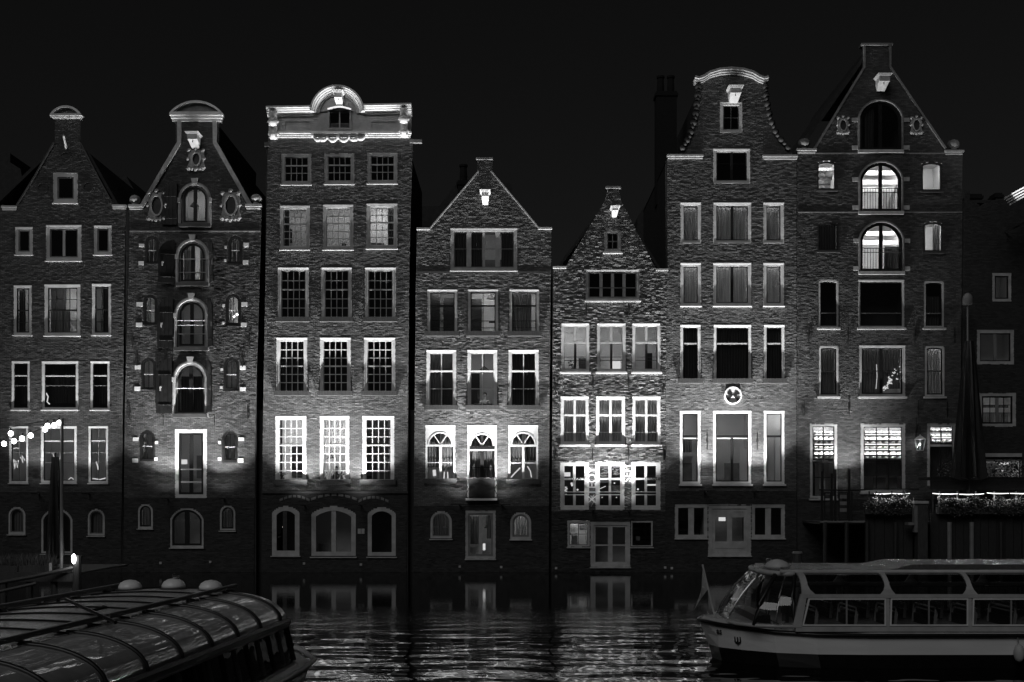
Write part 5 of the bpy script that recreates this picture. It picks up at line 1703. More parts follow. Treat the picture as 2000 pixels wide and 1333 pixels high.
for i, (x0, x1, y0, y1, nm) in enumerate(((1706, 1742, 964.5, 964, 'first'), (1742, 1777, 964, 964, 'second'), (1820, 1872, 964, 965, 'third'), (1872, 1922, 965.5, 965, 'fourth'), (1926, 1972, 963, 964, 'fifth'), (1972, 2040, 964, 963, 'sixth'))):
    p, q = P(x0, y0, YT - .1), P(x1, y1, YT - .1)
    t = thing('light_tube', p, '%s glowing tube along the terrace rail, counted from the gate' % nm, 'light tube', 'light tubes on the terrace rail')
    obj('tube_glow', MB().tube([p, ((p[0] * 2 + q[0]) / 3, p[1], (p[2] * 2 + q[2]) / 3 - .025), ((p[0] + q[0] * 2) / 3, p[1], (p[2] + q[2] * 2) / 3 - .02), q], [.012, .02, .017, .01], 6), 'tube', t)
    b = MB()
    for c in (p, q):
        b.ball(c, .035, n=6, m=4)
        break
    obj('end_cap', b, 'iron', t)
    l = lamp('tube_light', ((p[0] + q[0]) / 2, YT - .16, p[2] - .04), 9, t, 'AREA')
    l.data.shape = 'RECTANGLE'
    l.data.size = q[0] - p[0]
    l.data.size_y = .05
    l.rotation_euler = (radians(-25), 0, 0)
# planters with flowers along the rail
rng = random.Random(11)
for i, (x0, x1, lb) in enumerate(((1688, 1782, 'bushy flower box between the gate and the pale mooring post'), (1830, 1910, 'long flower box under the light tubes by the closed parasol'), (1912, 2040, 'long flower box at the outer end of the terrace rail'))):
    p, q = P(x0, 1000, YT - .3), P(x1, 985, YT - .3)
    t = thing('flower_box', ((p[0] + q[0]) / 2, YT - .3, p[2]), lb, 'flower box', 'flower boxes along the terrace rail')
    obj('trough', MB().box(p[0], YT - .5, p[2] - .1, q[0], YT - .13, p[2] + .22), 'wood', t)
    cx = (p[0] + q[0]) / 2
    o = obj('foliage', leaf_cloud(rng, (cx, YT - .32, p[2] + .36), (q[0] - p[0]) / 2 * 1.02, .28, .24, 900, .085), 'leaf', t)
    b = MB()
    for k in range(9):
        cx2 = rng.uniform(p[0], q[0])
        lc = leaf_cloud(rng, (cx2, YT - .36 - rng.random() * .15, p[2] + rng.uniform(.15, .75)), rng.uniform(.15, .4), .2, rng.uniform(.15, .34), 90, .095)
        kk = len(b.v); b.v += lc.v; b.f += [tuple(kk + i_ for i_ in f_) for f_ in lc.f]
    obj('flower_stems', b, 'leaf', t)
    o2 = obj('trailing_leaves', leaf_cloud(rng, (cx, YT - .5, p[2] + .12), (q[0] - p[0]) / 2 * .98, .14, .32, 700, .08), 'leaf', t)
    b = MB()
    for k in range(26):
        b.ball((rng.uniform(p[0], q[0]), YT - .45 - rng.random() * .15, p[2] + rng.uniform(.1, .65)), .025, n=6, m=4)
    o3 = obj('blossom', b, 'white', t); o3['kind'] = 'stuff'
# shrub in front of the shop door
p = P(1852, 950, D - 1.8)
t = thing('shrub', p, 'small twiggy shrub standing before the shop door', 'shrub')
b = MB()
for k in range(9):
    a = rng.uniform(0, 6.28)
    b.tube([p, (p[0] + .15 * cos(a), p[1] + .15 * sin(a), p[2] + .5), (p[0] + rng.uniform(.2, .55) * cos(a), p[1] + .3 * sin(a), p[2] + rng.uniform(.7, 1.15))], [.02, .014, .008], 5)
obj('stem', b, 'wood', t)
obj('foliage', leaf_cloud(rng, (p[0], p[1], p[2] + .75), .55, .4, .5, 260, .09), 'leaf', t)
p = P(1985, 960, D - 2)
t = thing('shrub', p, 'dark leafy shrub before the low lit window of the end house', 'shrub')
obj('stem', MB().tube([p, (p[0], p[1], p[2] + .8)], .04, 6), 'wood', t)
obj('foliage', leaf_cloud(rng, (p[0] - .3, p[1], p[2] + .8), 1.3, .6, .8, 900, .12), 'leaf', t)
# pale mooring post with bracket
t = thing('mooring_post', P(1800, 1118, YT - .8), 'dark mooring post with a pale cap and pale side before the flower boxes', 'mooring post')
obj('shaft', tbox(1793, 983, 1812, 1150, YT - 1.0, YT - .6), 'wood', t)
obj('post_cap', tbox(1786, 979, 1814, 984, YT - 1.05, YT - .55), 'offwhite', t)
obj('pale_side', tbox(1786, 984.2, 1792.6, 1040, YT - .95, YT - .65), 'mid', t)
obj('step', tbox(1774, 1021, 1786, 1026, YT - 1.0, YT - .5), 'mid', t)
# stacked terrace chairs
def iron_chair(cx, Y, zb, lb, rot=0.0):
    t = thing('terrace_chair', (cx, Y, zb), lb, 'chair', 'iron chairs on the terrace', rotz=rot, local=True)
    b = MB()
    for sx in (-.22, .22):
        for sy in (-.2, .2):
            obj('leg', MB().tube([(sx, sy, 0), (sx * .95, sy * .9, .44)], .014, 5), 'iron', t)
    obj('seat', MB().box(-.23, -.22, .44, .23, .22, .47), 'iron', t)
    b.tube([(-.2, .2, .47), (-.23, .27, .75), (-.15, .3, .95), (0, .31, 1.0), (.15, .3, .95), (.23, .27, .75), (.2, .2, .47)], .016, 5)
    b.tube([(-.1, .22, .47), (-.05, .3, .96)], .01, 4); b.tube([(.1, .22, .47), (.05, .3, .96)], .01, 4); b.tube([(0, .22, .47), (0, .3, .98)], .01, 4)
    obj('backrest', b, 'iron', t)
dz_ = P(0, 1019, YT)[2]
for i, (x, lb) in enumerate(((1806, 'black iron chair at the rail gap by the pale capped post'), (1822, 'black iron chair tucked by the parasol side of the rail gap'))):
    q = P(x, 1019, D - 2.4)
    iron_chair(q[0], D - 2.2, dz_, lb, .5 * i - .3)
# long covered bar counter under a dark canopy
b = tbox(1818, 932, 2060, 938, D - 2.7, D - 1.0)
t = thing('canopy', P(1900, 960, D - 2), 'long low dark canopy over the terrace behind the light tubes', 'canopy')
obj('canopy_top', b, 'dark', t)
obj('valance', tbox(1818, 938.2, 2060, 957, D - 2.7, D - 2.6), 'dark', t)
for x in (1822, 1900, 1990):
    obj('canopy_post', tbox(x - 1.5, 957.2, x + 1.5, 1018.5, D - 2.7, D - 2.62), 'iron', t)

def parasol(x, ytop, ybot, wtop, wbot, Y, label, zfoot, mat='dark'):
    """closed parasol: pole, folded canopy with deep pleats, tie and foot"""
    p = P(x, ybot, Y); q = P(x, ytop, Y)
    t = thing('closed_parasol', (p[0], Y, zfoot), label, 'parasol', 'closed parasols')
    S_y = Y / F
    n = 32
    rings = []
    for i in range(9):
        f = i / 8
        wd = (wtop + (wbot - wtop) * f ** .8) * S_y / 2
        ring = []
        for j in range(n):
            a = 2 * pi * j / n
            r = wd * (1 + (.22 * f + .05) * cos(8 * a + .4 * sin(f * 5)))
            ring.append((p[0] + r * cos(a), Y + r * sin(a), q[2] + (p[2] - q[2]) * f + (.06 * cos(8 * a) if i == 8 else 0)))
        rings.append(ring)
    obj('folded_canopy', MB().loft(rings), mat, t)
    obj('pole', MB().tube([(p[0], Y, zfoot), (p[0], Y, q[2] + .15)], .035, 8), 'iron', t)
    obj('foot', MB().lathe((p[0], Y, zfoot), [(.35, 0), (.35, .06), (.08, .1)], 14), 'iron', t)
parasol(1893, 667, 935, 16, 58, D - 2.9, 'tall closed dark parasol on the terrace beside the end house', dz_)

# street lamp behind the parasol
p = P(1890, 1019, D - 1.2); q = P(1890, 597, D - 1.2)
t = thing('street_lamp', p, 'slender unlit street lamp rising above the closed parasol', 'street lamp')
obj('post', MB().tube([p, (p[0], p[1], p[2] + 3), q], [.07, .055, .04], 10), 'mid', t)
r_ = 9.5 / 41
b = MB().lathe((q[0], q[1], q[2]), [(.05, 0), (r_, .05), (r_, .3), (r_ * .92, .42), (r_ * .6, .54), (.05, .6)], 14)
obj('lamp_head', b, 'mid', t, smooth=False)

# bit of pale lit canopy edge at the far right of the end house
t = thing('lit_eaves', P(2020, 385, D - 3), 'white slatted eaves board catching light at the upper edge beside the end house', 'eaves board')
for k in range(4):
    p0, p1 = P(1976 + k * 3, 378 + k * 4.2, D - 3), P(2080 + k * 3, 322 + k * 4.6, D - 3)
    b = MB().loft([[(p0[0], D - 3, p0[2]), (p0[0], D - 2.2, p0[2]), (p0[0], D - 2.2, p0[2] - .07), (p0[0], D - 3, p0[2] - .07)], [(p1[0], D - 3, p1[2]), (p1[0], D - 2.2, p1[2]), (p1[0], D - 2.2, p1[2] - .07), (p1[0], D - 3, p1[2] - .07)]])
    obj('slat', b, 'white', t)
b = MB()
p0 = P(2010, 366, D - 2.6); p1 = P(2010, 430, D - 2.6)
b.tube([p0, p1, (p1[0], D - .02, p1[2])], .05, 6)
obj('eaves_bracket', b, 'iron', t)
lamp('added_eaves_spot', P(2012, 400, D - 4.2), 260, t, 'SPOT', .1, (pi - .55, 0, .05), radians(80), 1.0)  # unseen spot added to brighten the slats

# ------------------------------------------------------------------ near terrace at the far left with the string of bulbs
YL = 40.0
pier = thing('jetty', P(60, 1150, YL), 'planked jetty with a pole rail and plants below the string of bulbs', 'jetty')
pz = P(0, 1118, YL)[2]
x0, x1 = P(-60, 0, YL)[0], P(158, 0, YL)[0]
n = 14
for i in range(n):
    xa = x0 + (x1 - x0) * i / n
    obj('plank', MB().box(xa + .01, YL - .2, pz - .06, x0 + (x1 - x0) * (i + 1) / n - .01, YL + 5, pz), 'wood', pier)
obj('edge_beam', MB().box(x0, YL - .28, pz - .3, x1, YL - .21, pz - .01), 'wood', pier)
for x in (10, 60, 108, 150):
    q = P(x, 1118, YL)
    obj('pile', MB().tube([(q[0], YL - .1, pz - .06), (q[0], YL - .1, -2)], .12, 8), 'wood', pier)
a_, b_ = P(-20, 1142, YL - 1.2), P(150, 1108, YL - .25)
obj('pole_rail', MB().tube([a_, ((a_[0] + b_[0]) / 2, (a_[1] + b_[1]) / 2, (a_[2] + b_[2]) / 2 - .03), b_], .07, 8), 'wood', pier)
a_, b_ = P(-20, 1160, YL - 1.2), P(70, 1140, YL - .8)
obj('pole_rail', MB().tube([a_, b_], .06, 8), 'wood', pier)
rng = random.Random(21)
for i, (x0_, x1_, lb) in enumerate(((-40, 40, 'straggly grass like planting at the outer corner of the jetty'), (42, 108, 'low straggly planting on the jetty by the bulb string post'))):
    p, q = P(x0_, 1118, YL + .4), P(x1_, 1118, YL + .4)
    t = thing('plant_trough', ((p[0] + q[0]) / 2, YL + .4, pz), lb, 'plant trough', 'plant troughs on the jetty')
    obj('trough', MB().box(p[0], YL + .15, pz + .002, q[0], YL + .6, pz + .2), 'wood', t)
    b = MB()
    for k in range(260):
        x = rng.uniform(p[0], q[0]); y = rng.uniform(YL + .2, YL + .55)
        dx, dy, hh = rng.gauss(0, .12), rng.gauss(0, .1), rng.uniform(.15, .5)
        kk = len(b.v)
        b.v += [(x - .012, y, pz + .18), (x + .012, y, pz + .18), (x + dx * .5 + .008, y + dy * .5, pz + .18 + hh * .6), (x + dx * .5 - .008, y + dy * .5, pz + .18 + hh * .6), (x + dx, y + dy, pz + .18 + hh)]
        b.f += [(kk, kk + 1, kk + 2, kk + 3), (kk + 3, kk + 2, kk + 4)]
    obj('foliage', b, 'leaf', t)
# lamp post of the string
p = P(120, 1118, YL); q = P(121, 818, YL)
t = thing('string_light_post', p, 'slim pale post that holds the end of the bulb string', 'post')
obj('post', MB().tube([(p[0], YL, pz + .002), q], .055, 8), 'mid', t)
def festoon(pts, bulbs, label, r=.08):
    t = thing('string_light', P(pts[0][0], pts[0][1], YL), label, 'string light', 'strings of bulbs')
    W = [P(x, y, YL) for x, y in pts]
    obj('cable', MB().tube(W, .014, 5), 'iron', t)
    for (x, y) in bulbs:
        c = P(x, y, YL)
        o = obj('bulb', MB().ball(c, r, r * 1.15, n=12, m=8), 'bulb', t, smooth=True)
        obj('socket', MB().tube([(c[0], c[1], c[2] + r), (c[0], c[1], c[2] + r + .1)], .03, 6), 'iron', o)
festoon([(-60, 862), (-10, 868), (27, 859), (43, 853), (60, 847), (73, 841), (88, 836), (110, 822), (121, 821)], [(8, 867), (27, 862), (43, 857), (60, 851), (88, 839)], 'lower string of glowing bulbs running to the slim post')
festoon([(-60, 842), (21, 835), (60, 828), (93, 822), (106, 820), (121, 819)], [(21, 847), (93, 832), (106, 831), (116, 826)], 'upper string of glowing bulbs, nearly bare towards its outer end')
parasol(108, 893, 1088, 14, 30, YL + 1.5, 'closed dark parasol behind the slim bulb string post', pz)
b = MB()
# mooring pile with lamp
p = P(151, 1118, YL - .3)
t = thing('mooring_pile', (p[0], YL - .3, 0), 'thick timber pile with a small glowing lamp at the jetty corner', 'mooring pile')
obj('shaft', MB().tube([(p[0], YL - .3, -2), (p[0], YL - .3, P(0, 1084, YL)[2])], [.16, .14], 10), 'wood', t)
c = P(144, 1092, YL - .5)
obj('lamp_glow', MB().ball(c, .07, .17, n=10, m=8), 'bulb', t, smooth=True)
lamp('pile_light', (c[0], c[1] - .25, c[2]), 6, t)
# weathered upright and box under the rail
b = tbox(96, 1100, 99, 1118, YL - .1, YL)
obj('upright', b, 'offwhite', pier)

# ------------------------------------------------------------------ mooring pile between the houses and the right boat
p = P(1557, 1150, 44.0)
t = thing('mooring_pile', (p[0], 44.0, 0), 'dark mooring pile with a pale top behind the tour boat bow', 'mooring pile')
zt = P(0, 1082, 44.0)[2]
obj('shaft', MB().tube([(p[0], 44, -2), (p[0], 44, zt)], .18, 10), 'wood', t)
obj('pile_cap', MB().lathe((p[0], 44, zt + .002), [(.2, 0), (.2, .05), (.17, .08)], 12), 'mid', t)

# ------------------------------------------------------------------ right tour boat, seen from the side
M['boatglass'] = glass('boat_glass', 0.05, 0.01, 0.75, 0.12, 1.2)
M['roofclear'] = glass('clear_roof_glass', 0.09, 0.02, 0.5, 0.1, 1.4)
M['roofglass'] = glass('roof_glass', 0.38, 0.012, 0.4, 0.06, 1.2)
n_ = M['roofglass'].node_tree
out_ = [q for q in n_.nodes if q.type == 'OUTPUT_MATERIAL'][0]
src_ = out_.inputs['Surface'].links[0].from_socket
film = N(n_, 'ShaderNodeBsdfDiffuse')
film.inputs['Color'].default_value = grey(.6)
g_ = N(n_, 'ShaderNodeNewGeometry'); v_ = N(n_, 'ShaderNodeTexNoise'); v_.inputs['Scale'].default_value = 4; v_.inputs['Detail'].default_value = 3
n_.links.new(g_.outputs['Position'], v_.inputs['Vector'])
r_ = N(n_, 'ShaderNodeMapRange'); r_.inputs['From Min'].default_value = .3; r_.inputs['From Max'].default_value = .75; r_.inputs['To Min'].default_value = .34; r_.inputs['To Max'].default_value = .5
n_.links.new(v_.outputs['Fac'], r_.inputs['Value'])
mx_ = N(n_, 'ShaderNodeMixShader')
n_.links.new(r_.outputs[0], mx_.inputs[0]); n_.links.new(src_, mx_.inputs[1]); n_.links.new(film.outputs[0], mx_.inputs[2])
n_.links.new(mx_.outputs[0], out_.inputs['Surface'])
YB, YN = 29.1, 27.0
rb = thing('tour_boat', (11.0, YB, 0), 'low glass roofed tour boat with a pale hull, seen side on', 'tour boat', 'canal tour boats')
st = [(4.62, 0.0, .61, 4.86, 0.0), (4.72, .36, .60, 4.87, .06), (4.95, .80, .575, 5.0, .62), (5.4, 1.28, .54, 5.45, 1.16), (6.1, 1.74, .49, 6.15, 1.69), (7.0, 2.0, .455, 7.05, 1.98), (8.2, 2.1, .445, 8.2, 2.06), (12, 2.1, .445, 12, 2.06), (19, 2.1, .445, 19, 2.06)]
rings = []
for (x, hb, z, xw, hw) in st:
    rings.append([(x, YB - hb, z), ((x + xw) / 2, YB - (hb * .45 + hw * .55), z * .5), (xw, YB - hw, 0.02), (xw, YB + hw, .02), ((x + xw) / 2, YB + (hb * .45 + hw * .55), z * .5), (x, YB + hb, z)])
hull = obj('hull', MB().loft(rings), 'hull', rb)
obj('lower_hull', MB().loft([[(xw, YB - hw, .019), (xw + .08, YB - hw * .97, -.3), (xw + .2, YB - hw * .85, -.9), (xw + .2, YB + hw * .85, -.9), (xw + .08, YB + hw * .97, -.3), (xw, YB + hw, .019)] for (x, hb, z, xw, hw) in st]), 'black', rb)
bp = [(x, YB - hb - .03, z + .02) for (x, hb, z, xw, hw) in st]
bf = [(x, YB + hb + .03, z + .02) for (x, hb, z, xw, hw) in st]
obj('rubbing_strake', MB().tube(list(reversed(bp)) + bf, .05, 8), 'black', rb, smooth=True)
# grey deck and coaming
rings = []
for (x, hb, z, xw, hw) in st:
    hb2 = max(hb - .07, 0.0)
    rings.append([(x + .02, YB - hb - .0, z + .015), (x + .06, YB - hb2, z + .06), (x + .12, YB - hb2 * .96, z + .16 if x > 5.2 else z + .10), (x + .12, YB + hb2 * .96, z + .16 if x > 5.2 else z + .10), (x + .06, YB + hb2, z + .06), (x + .02, YB + hb, z + .015)])
obj('deck', MB().loft(rings), 'deckpaint', rb)
zs0, zs1, zg0, zg1 = .675, 1.325, 1.41, 1.86
XC = 6.72
obj('coaming', MB().box(XC - .2, YN + .06, .55, 19, YN + .16, zs0), 'deckpaint', rb)
obj('coaming', MB().box(XC - .2, YB + 1.94, .55, 19, YB + 2.04, zs0), 'deckpaint', rb)
obj('window_beam', MB().box(XC - .05, YN + .045, zs1, 19, YN + .17, zg0), 'deckpaint', rb)
obj('window_beam', MB().box(XC - .05, YB + 1.93, zs1, 19, YB + 2.055, zg0), 'deckpaint', rb)
obj('cabin_floor', MB().box(6.9, YN + .2, .12, 19, YB + 1.9, .16), 'roomdark', rb)
bay = [XC + .03 + 1.89 * i for i in range(7)]
def roof_pt(t, side, off=0.0):
    a = t * pi / 2
    yy = .62 * (1 - cos(a)) if False else .60 * (1 - cos(a) ** 1.0)
    zz = zg0 + (zg1 - zg0 + off) * sin(a)
    y = YN + .07 + .60 * (1 - cos(a)) - off * .5
    return (y if side < 0 else 2 * YB - y, zz)
for side in (-1, 1):
    nm = YN + .09 if side < 0 else 2 * YB - YN - .09
    for i in range(6):
        xa, xb = bay[i], bay[i + 1]
        # opening side window with a thin pale frame
        xl = xa + .04; xr = xb - .05
        ox0 = [(xl + (.0 if i else -.12), zs0 + .01), (xr, zs0 + .01), (xr, zs1 - .01), (xl + .02, zs1 - .01)]
        inn = [(ox0[0][0] + .035, zs0 + .04), (xr - .03, zs0 + .04), (xr - .03, zs1 - .04), (ox0[3][0] + .03, zs1 - .04)]
        wf = obj('side_window', MB().ring(ox0, inn, nm - .05, nm + .01), 'white', rb)
        obj('pane', MB().poly(inn, nm - .02, nm - .014), 'boatglass', wf)
        xm = (xl + xr) / 2
        obj('mullion', MB().box(xm - .018, nm - .04, zs0 + .04, xm + .018, nm + .005, zs1 - .04), 'mid', wf)
        # pillar between the bays
        obj('pillar', MB().box(xb - .045, nm - .03, zs0, xb + .035, nm + .06, zs1), 'deckpaint', rb)
        # curved roof light
        rows = []
        for k in range(7):
            y, z = roof_pt(k / 6, side)
            rows.append([(xa + .06, y, z), (xb - .06, y, z)])
        obj('roof_light', MB().sheet(rows), 'roofclear', rb, smooth=True)
        # curved rib with flared foot
        rib = MB()
        secs = []
        for k in range(8):
            y, z = roof_pt(k / 7, side, .02)
            w_ = .055 + .12 * max(0, 1 - k / 2.2) ** 2 + .06 * max(0, (k - 5.6) / 1.4)
            secs.append([(xb - w_, y, z), (xb + w_, y, z), (xb + w_, y + .05 * (1 if side < 0 else -1), z - .03), (xb - w_, y + .05 * (1 if side < 0 else -1), z - .03)])
        obj('roof_rib', rib.loft(secs), 'deckpaint', rb)
    y, z = roof_pt(1, side)
    obj('roof_edge', MB().tube([(6.3, y, z + .03), (19, y, z + .03)], .05, 8), 'deckpaint', rb, smooth=True)
    rib = MB(); secs = []
    for k in range(8):
        y, z = roof_pt(k / 7, side, .02)
        w_ = .07 + .16 * max(0, 1 - k / 2.2) ** 2
        x = XC + .02 - .0 * k
        secs.append([(x - .08, y, z), (x + w_, y, z), (x + w_, y + .05 * (1 if side < 0 else -1), z - .03), (x - .08, y + .05 * (1 if side < 0 else -1), z - .03)])
    obj('roof_rib', rib.loft(secs), 'deckpaint', rb)
    # door post leaning back at the wheelhouse
    yb_ = nm
    b = MB().loft([[(XC - .28, yb_ - .04, zs0 - .03), (XC - .07, yb_ - .04, zs0 - .03), (XC - .07, yb_ + .05, zs0 - .03), (XC - .28, yb_ + .05, zs0 - .03)],
                   [(XC - .08, yb_ - .04, zg0), (XC + .06, yb_ - .04, zg0), (XC + .06, yb_ + .05, zg0), (XC - .08, yb_ + .05, zg0)]])
    obj('door_post', b, 'deckpaint', rb)
ye, ze = roof_pt(1, -1)
b = MB()
rings = []
for x in (6.45, 6.7, 19):
    rings.append([(x, ye - .02, ze), (x, ye + .1, ze + .07), (x, YB - .6, ze + .12), (x, YB + .6, ze + .12), (x, 2 * YB - ye - .1, ze + .07), (x, 2 * YB - ye + .02, ze), (x, 2 * YB - ye - .2, ze - .03), (x, ye + .2, ze - .03)])
M['wetroof'] = mottled('wet_roof_paint', .28, .5, 25, .22, .35, 70)
M['boatroof'] = mottled('dark_glossy_roof_paint', .05, .11, 20, .2, .35, 60)
obj('roof', b.loft(rings), 'boatroof', rb)
rings = []
for x, k in ((9.0, .0), (9.5, .10), (19, .10)):
    rings.append([(x, YB - 1.35, ze + .08), (x, YB - 1.2, ze + .09 + k), (x, YB + 1.2, ze + .09 + k), (x, YB + 1.35, ze + .08)])
obj('sliding_roof', MB().loft(rings), 'boatroof', rb)
obj('grab_rail', MB().tube([(9.3, ye + .25, ze + .15), (19, ye + .25, ze + .15)], .03, 6), 'deckpaint', rb)
# wheelhouse: curved raked screen
base = [(5.14, 0.0), (5.17, .75), (5.30, 1.35), (5.62, 1.74), (6.1, 1.92), (6.52, 1.99)]
topc = [(6.02, 0.0), (6.03, .6), (6.10, 1.02), (6.24, 1.28), (6.44, 1.42), (6.64, 1.46)]
def screen(i, f, side):
    bx, by = base[i]; tx, ty = topc[i]
    z = .66 + (1.84 - .66) * f
    bulge = .16 * sin(pi * min(1, f * 1.0)) * (1 if f < 1 else 0)
    g = f ** 1.35
    return (bx + (tx - bx) * (f * .9 + .1 * g) - bulge * .55, YB + side * (by + (ty - by) * f ** 2.2), z + .0)
names_ = ['windscreen', 'windscreen', 'side_screen', 'side_screen', 'side_screen']
for side in (-1, 1):
    for i in range(5):
        rows = [[screen(i, k / 7, side), screen(i + 1, k / 7, side)] for k in range(8)]
        obj(names_[i], MB().sheet(rows), 'boatglass', rb, smooth=True)
    for i, r_, mt in ((3, .055, 'black'), (5, .05, 'black'), (1, .03, 'chrome'), (4, .018, 'chrome')):
        obj('screen_pillar', MB().tube([screen(i, k / 7, side) for k in range(8)], r_, 6), mt, rb, smooth=True)
    obj('screen_sill', MB().tube([screen(i, 0, side) for i in range(6)], .05, 6), 'deckpaint', rb, smooth=True)
    obj('screen_head', MB().tube([screen(i, 1, side) for i in range(6)], .07, 6), 'deckpaint', rb, smooth=True)
rows = [[(topc[i][0] + 0, YB - topc[i][1], 1.86), (topc[i][0], YB + topc[i][1], 1.86)] for i in range(6)]
cap = MB()
pts = [(topc[i][0], YB - topc[i][1]) for i in range(6)] + [(6.7, YB - 1.5), (6.7, YB + 1.5)] + [(topc[i][0], YB + topc[i][1]) for i in range(5, -1, -1)]
cap.loft([[(x, y, 1.83) for x, y in pts], [(x + (6.7 - x) * .1, YB + (y - YB) * .96, 1.93) for x, y in pts]])
obj('wheelhouse_roof', cap, 'boatroof', rb)
# dome ventilator and masthead light
c = P(1517, 1116, YB - .9)
obj('roof_dome', MB().lathe((c[0] + .1, YB - .5, 1.93), [(.31, 0), (.30, .05), (.24, .13), (.12, .19), (.02, .21)], 18), 'offwhite', rb, smooth=True)
obj('deck_light', MB().lathe((6.26, YB - .4, 1.93), [(.03, 0), (.03, .08), (.07, .1), (.07, .2), (.05, .22)], 10), 'chrome', rb)
# V shaped bollard on the side deck
for dx in (-.11, .11):
    obj('bollard', MB().tube([(6.15 + dx * .5, YN + .22, .60), (6.15 + dx * 1.3, YN + .22, .78)], .03, 8), 'chrome', rb)
# console and helm seat inside the wheelhouse
obj('helm_console', MB().box(5.75, YB - 1.3, .5, 6.1, YB + 1.3, .85), 'dark', rb)
b = MB().box(6.3, YB - .9, .55, 6.6, YB - .5, .63)
b.box(6.55, YB - .9, .63, 6.63, YB - .5, 1.2)
obj('helm_seat', b, 'dark', rb)
wm_ = MB().tube([(6.16 + .0 * k, YB - .7 + .17 * cos(2 * pi * k / 14), .95 + .17 * sin(2 * pi * k / 14)) for k in range(15)], .015, 5)
obj('steering_wheel', wm_, 'iron', rb)
# wiper on the side screen
q = P(1530, 1222, YN + .1)
obj('wiper', MB().tube([(q[0] - .4, YN + .13, .86), (q[0] - .1, YN + .10, .72)], .012, 4), 'chrome', rb)
# seats with two chrome rails each, aisle in the middle, backs to the stern
seat0 = None
def seat_mesh(x, yc):
    parts = []
    b = MB()
    for dz, dx in ((.0, 0), (.10, .03)):
        y0_, y1_ = yc - .74, yc + .74
        b.tube([(x - dx, y0_, .62), (x + .04 - dx, y0_, .92 + dz), (x + .05 - dx, y0_ + .06, .97 + dz), (x + .05 - dx, y1_ - .06, .97 + dz), (x + .04 - dx, y1_, .92 + dz), (x - dx, y1_, .62)], .021, 5)
    return b
for side in (-1, 1):
    for i in range(13):
        x = 7.05 + i * .92
        yc = YB + side * 1.06
        s_ = obj('bench', MB().box(x - .42, yc - .72, .44, x + .02, yc + .72, .52), 'dark', rb)
        obj('seat_back', MB().box(x - .01, yc - .70, .5, x + .035, yc + .70, .84), 'dark', s_)
        obj('back_rail', seat_mesh(x, yc), 'palesteel', s_)
# name and emblem on the bow
def hull_near(X):
    for i in range(len(st) - 1):
        a, c = st[i], st[i + 1]
        xa, xb = (a[0] + a[3]) / 2, (c[0] + c[3]) / 2
        if xa <= X <= xb:
            f = (X - xa) / (xb - xa)
            ya = YB - (a[1] * .45 + a[4] * .55); yb_ = YB - (c[1] * .45 + c[4] * .55)
            return ya + (yb_ - ya) * f, math.atan2(yb_ - ya, xb - xa)
    return YN, 0
yy, an = hull_near(5.0)
word('as', 0, 0, .2, 0, 'dark', '', parent=rb, name='boat_lettering', loc=(4.98, yy - .05, .42), spin=an)
yy, an = hull_near(5.32)
b = MB().ring([(.11 * cos(2 * pi * i / 6 + .5), .13 * sin(2 * pi * i / 6 + .5)) for i in range(6)], [(.075 * cos(2 * pi * i / 6 + .5), .09 * sin(2 * pi * i / 6 + .5)) for i in range(6)], -.012, .012)
b.box(-.02, -.011, -.07, .02, .011, .07)
o = obj('emblem', b, 'dark', rb, origin=(0, 0, 0))
place(o, (5.36, yy - .05, .27), rb)
o.rotation_euler = (0, 0, an)
# fender hanging further aft
q = P(1990, 1278, YN - .12)
obj('fender', MB().ball((q[0], YN - .13, .08), .12, .22, n=12, m=8), 'offwhite', rb, smooth=True)
obj('fender_rope', MB().tube([(q[0], YN - .12, .28), (q[0], YN - .02, .5)], .012, 4), 'mid', rb)
# bow flag, drooping
t = t_flag = thing('flag', (5.05, YB, .7), 'limp flag on a leaning staff at the bow of the side on tour boat', 'flag')
top = P(1372, 1103, YB); foot = (5.02, YB, .66)
obj('flag_staff', MB().tube([foot, top], .024, 6), 'offwhite', t)
rows = []
for i in range(9):
    f = i / 8
    row = []
    for j in range(9):
        g = j / 8
        hx = top[0] + (foot[0] - top[0]) * (.03 + .42 * g * (1 - f * .2))
        hz = top[2] + (foot[2] - top[2]) * (.03 + .42 * g)
        row.append((hx - .28 * f * g - .05 * f, YB + .06 * sin(g * 5 + f * 6) * f, hz - .72 * f * (1 - .35 * g) - .05 * f))
    rows.append(row)
obj('flag_cloth', MB().sheet(rows), 'blind', t, smooth=True)

# ------------------------------------------------------------------ left tour boat, seen over its roof
ax, ay = .0748, .9972
CL = (-6.084, 21.19, 0)
lb_ = thing('tour_boat', CL, 'dark tour boat with ribbed curved roof glass, pointing away towards the houses', 'tour boat', 'canal tour boats', rotz=-math.atan2(.0748, .9972), local=True)
LB = -17.0
def sec(t, side, off=0.0):
    a = t * pi / 2
    return (side * (1.02 + (1.03 + off) * sin(a)), 1.45 + (.48 + off) * cos(a))
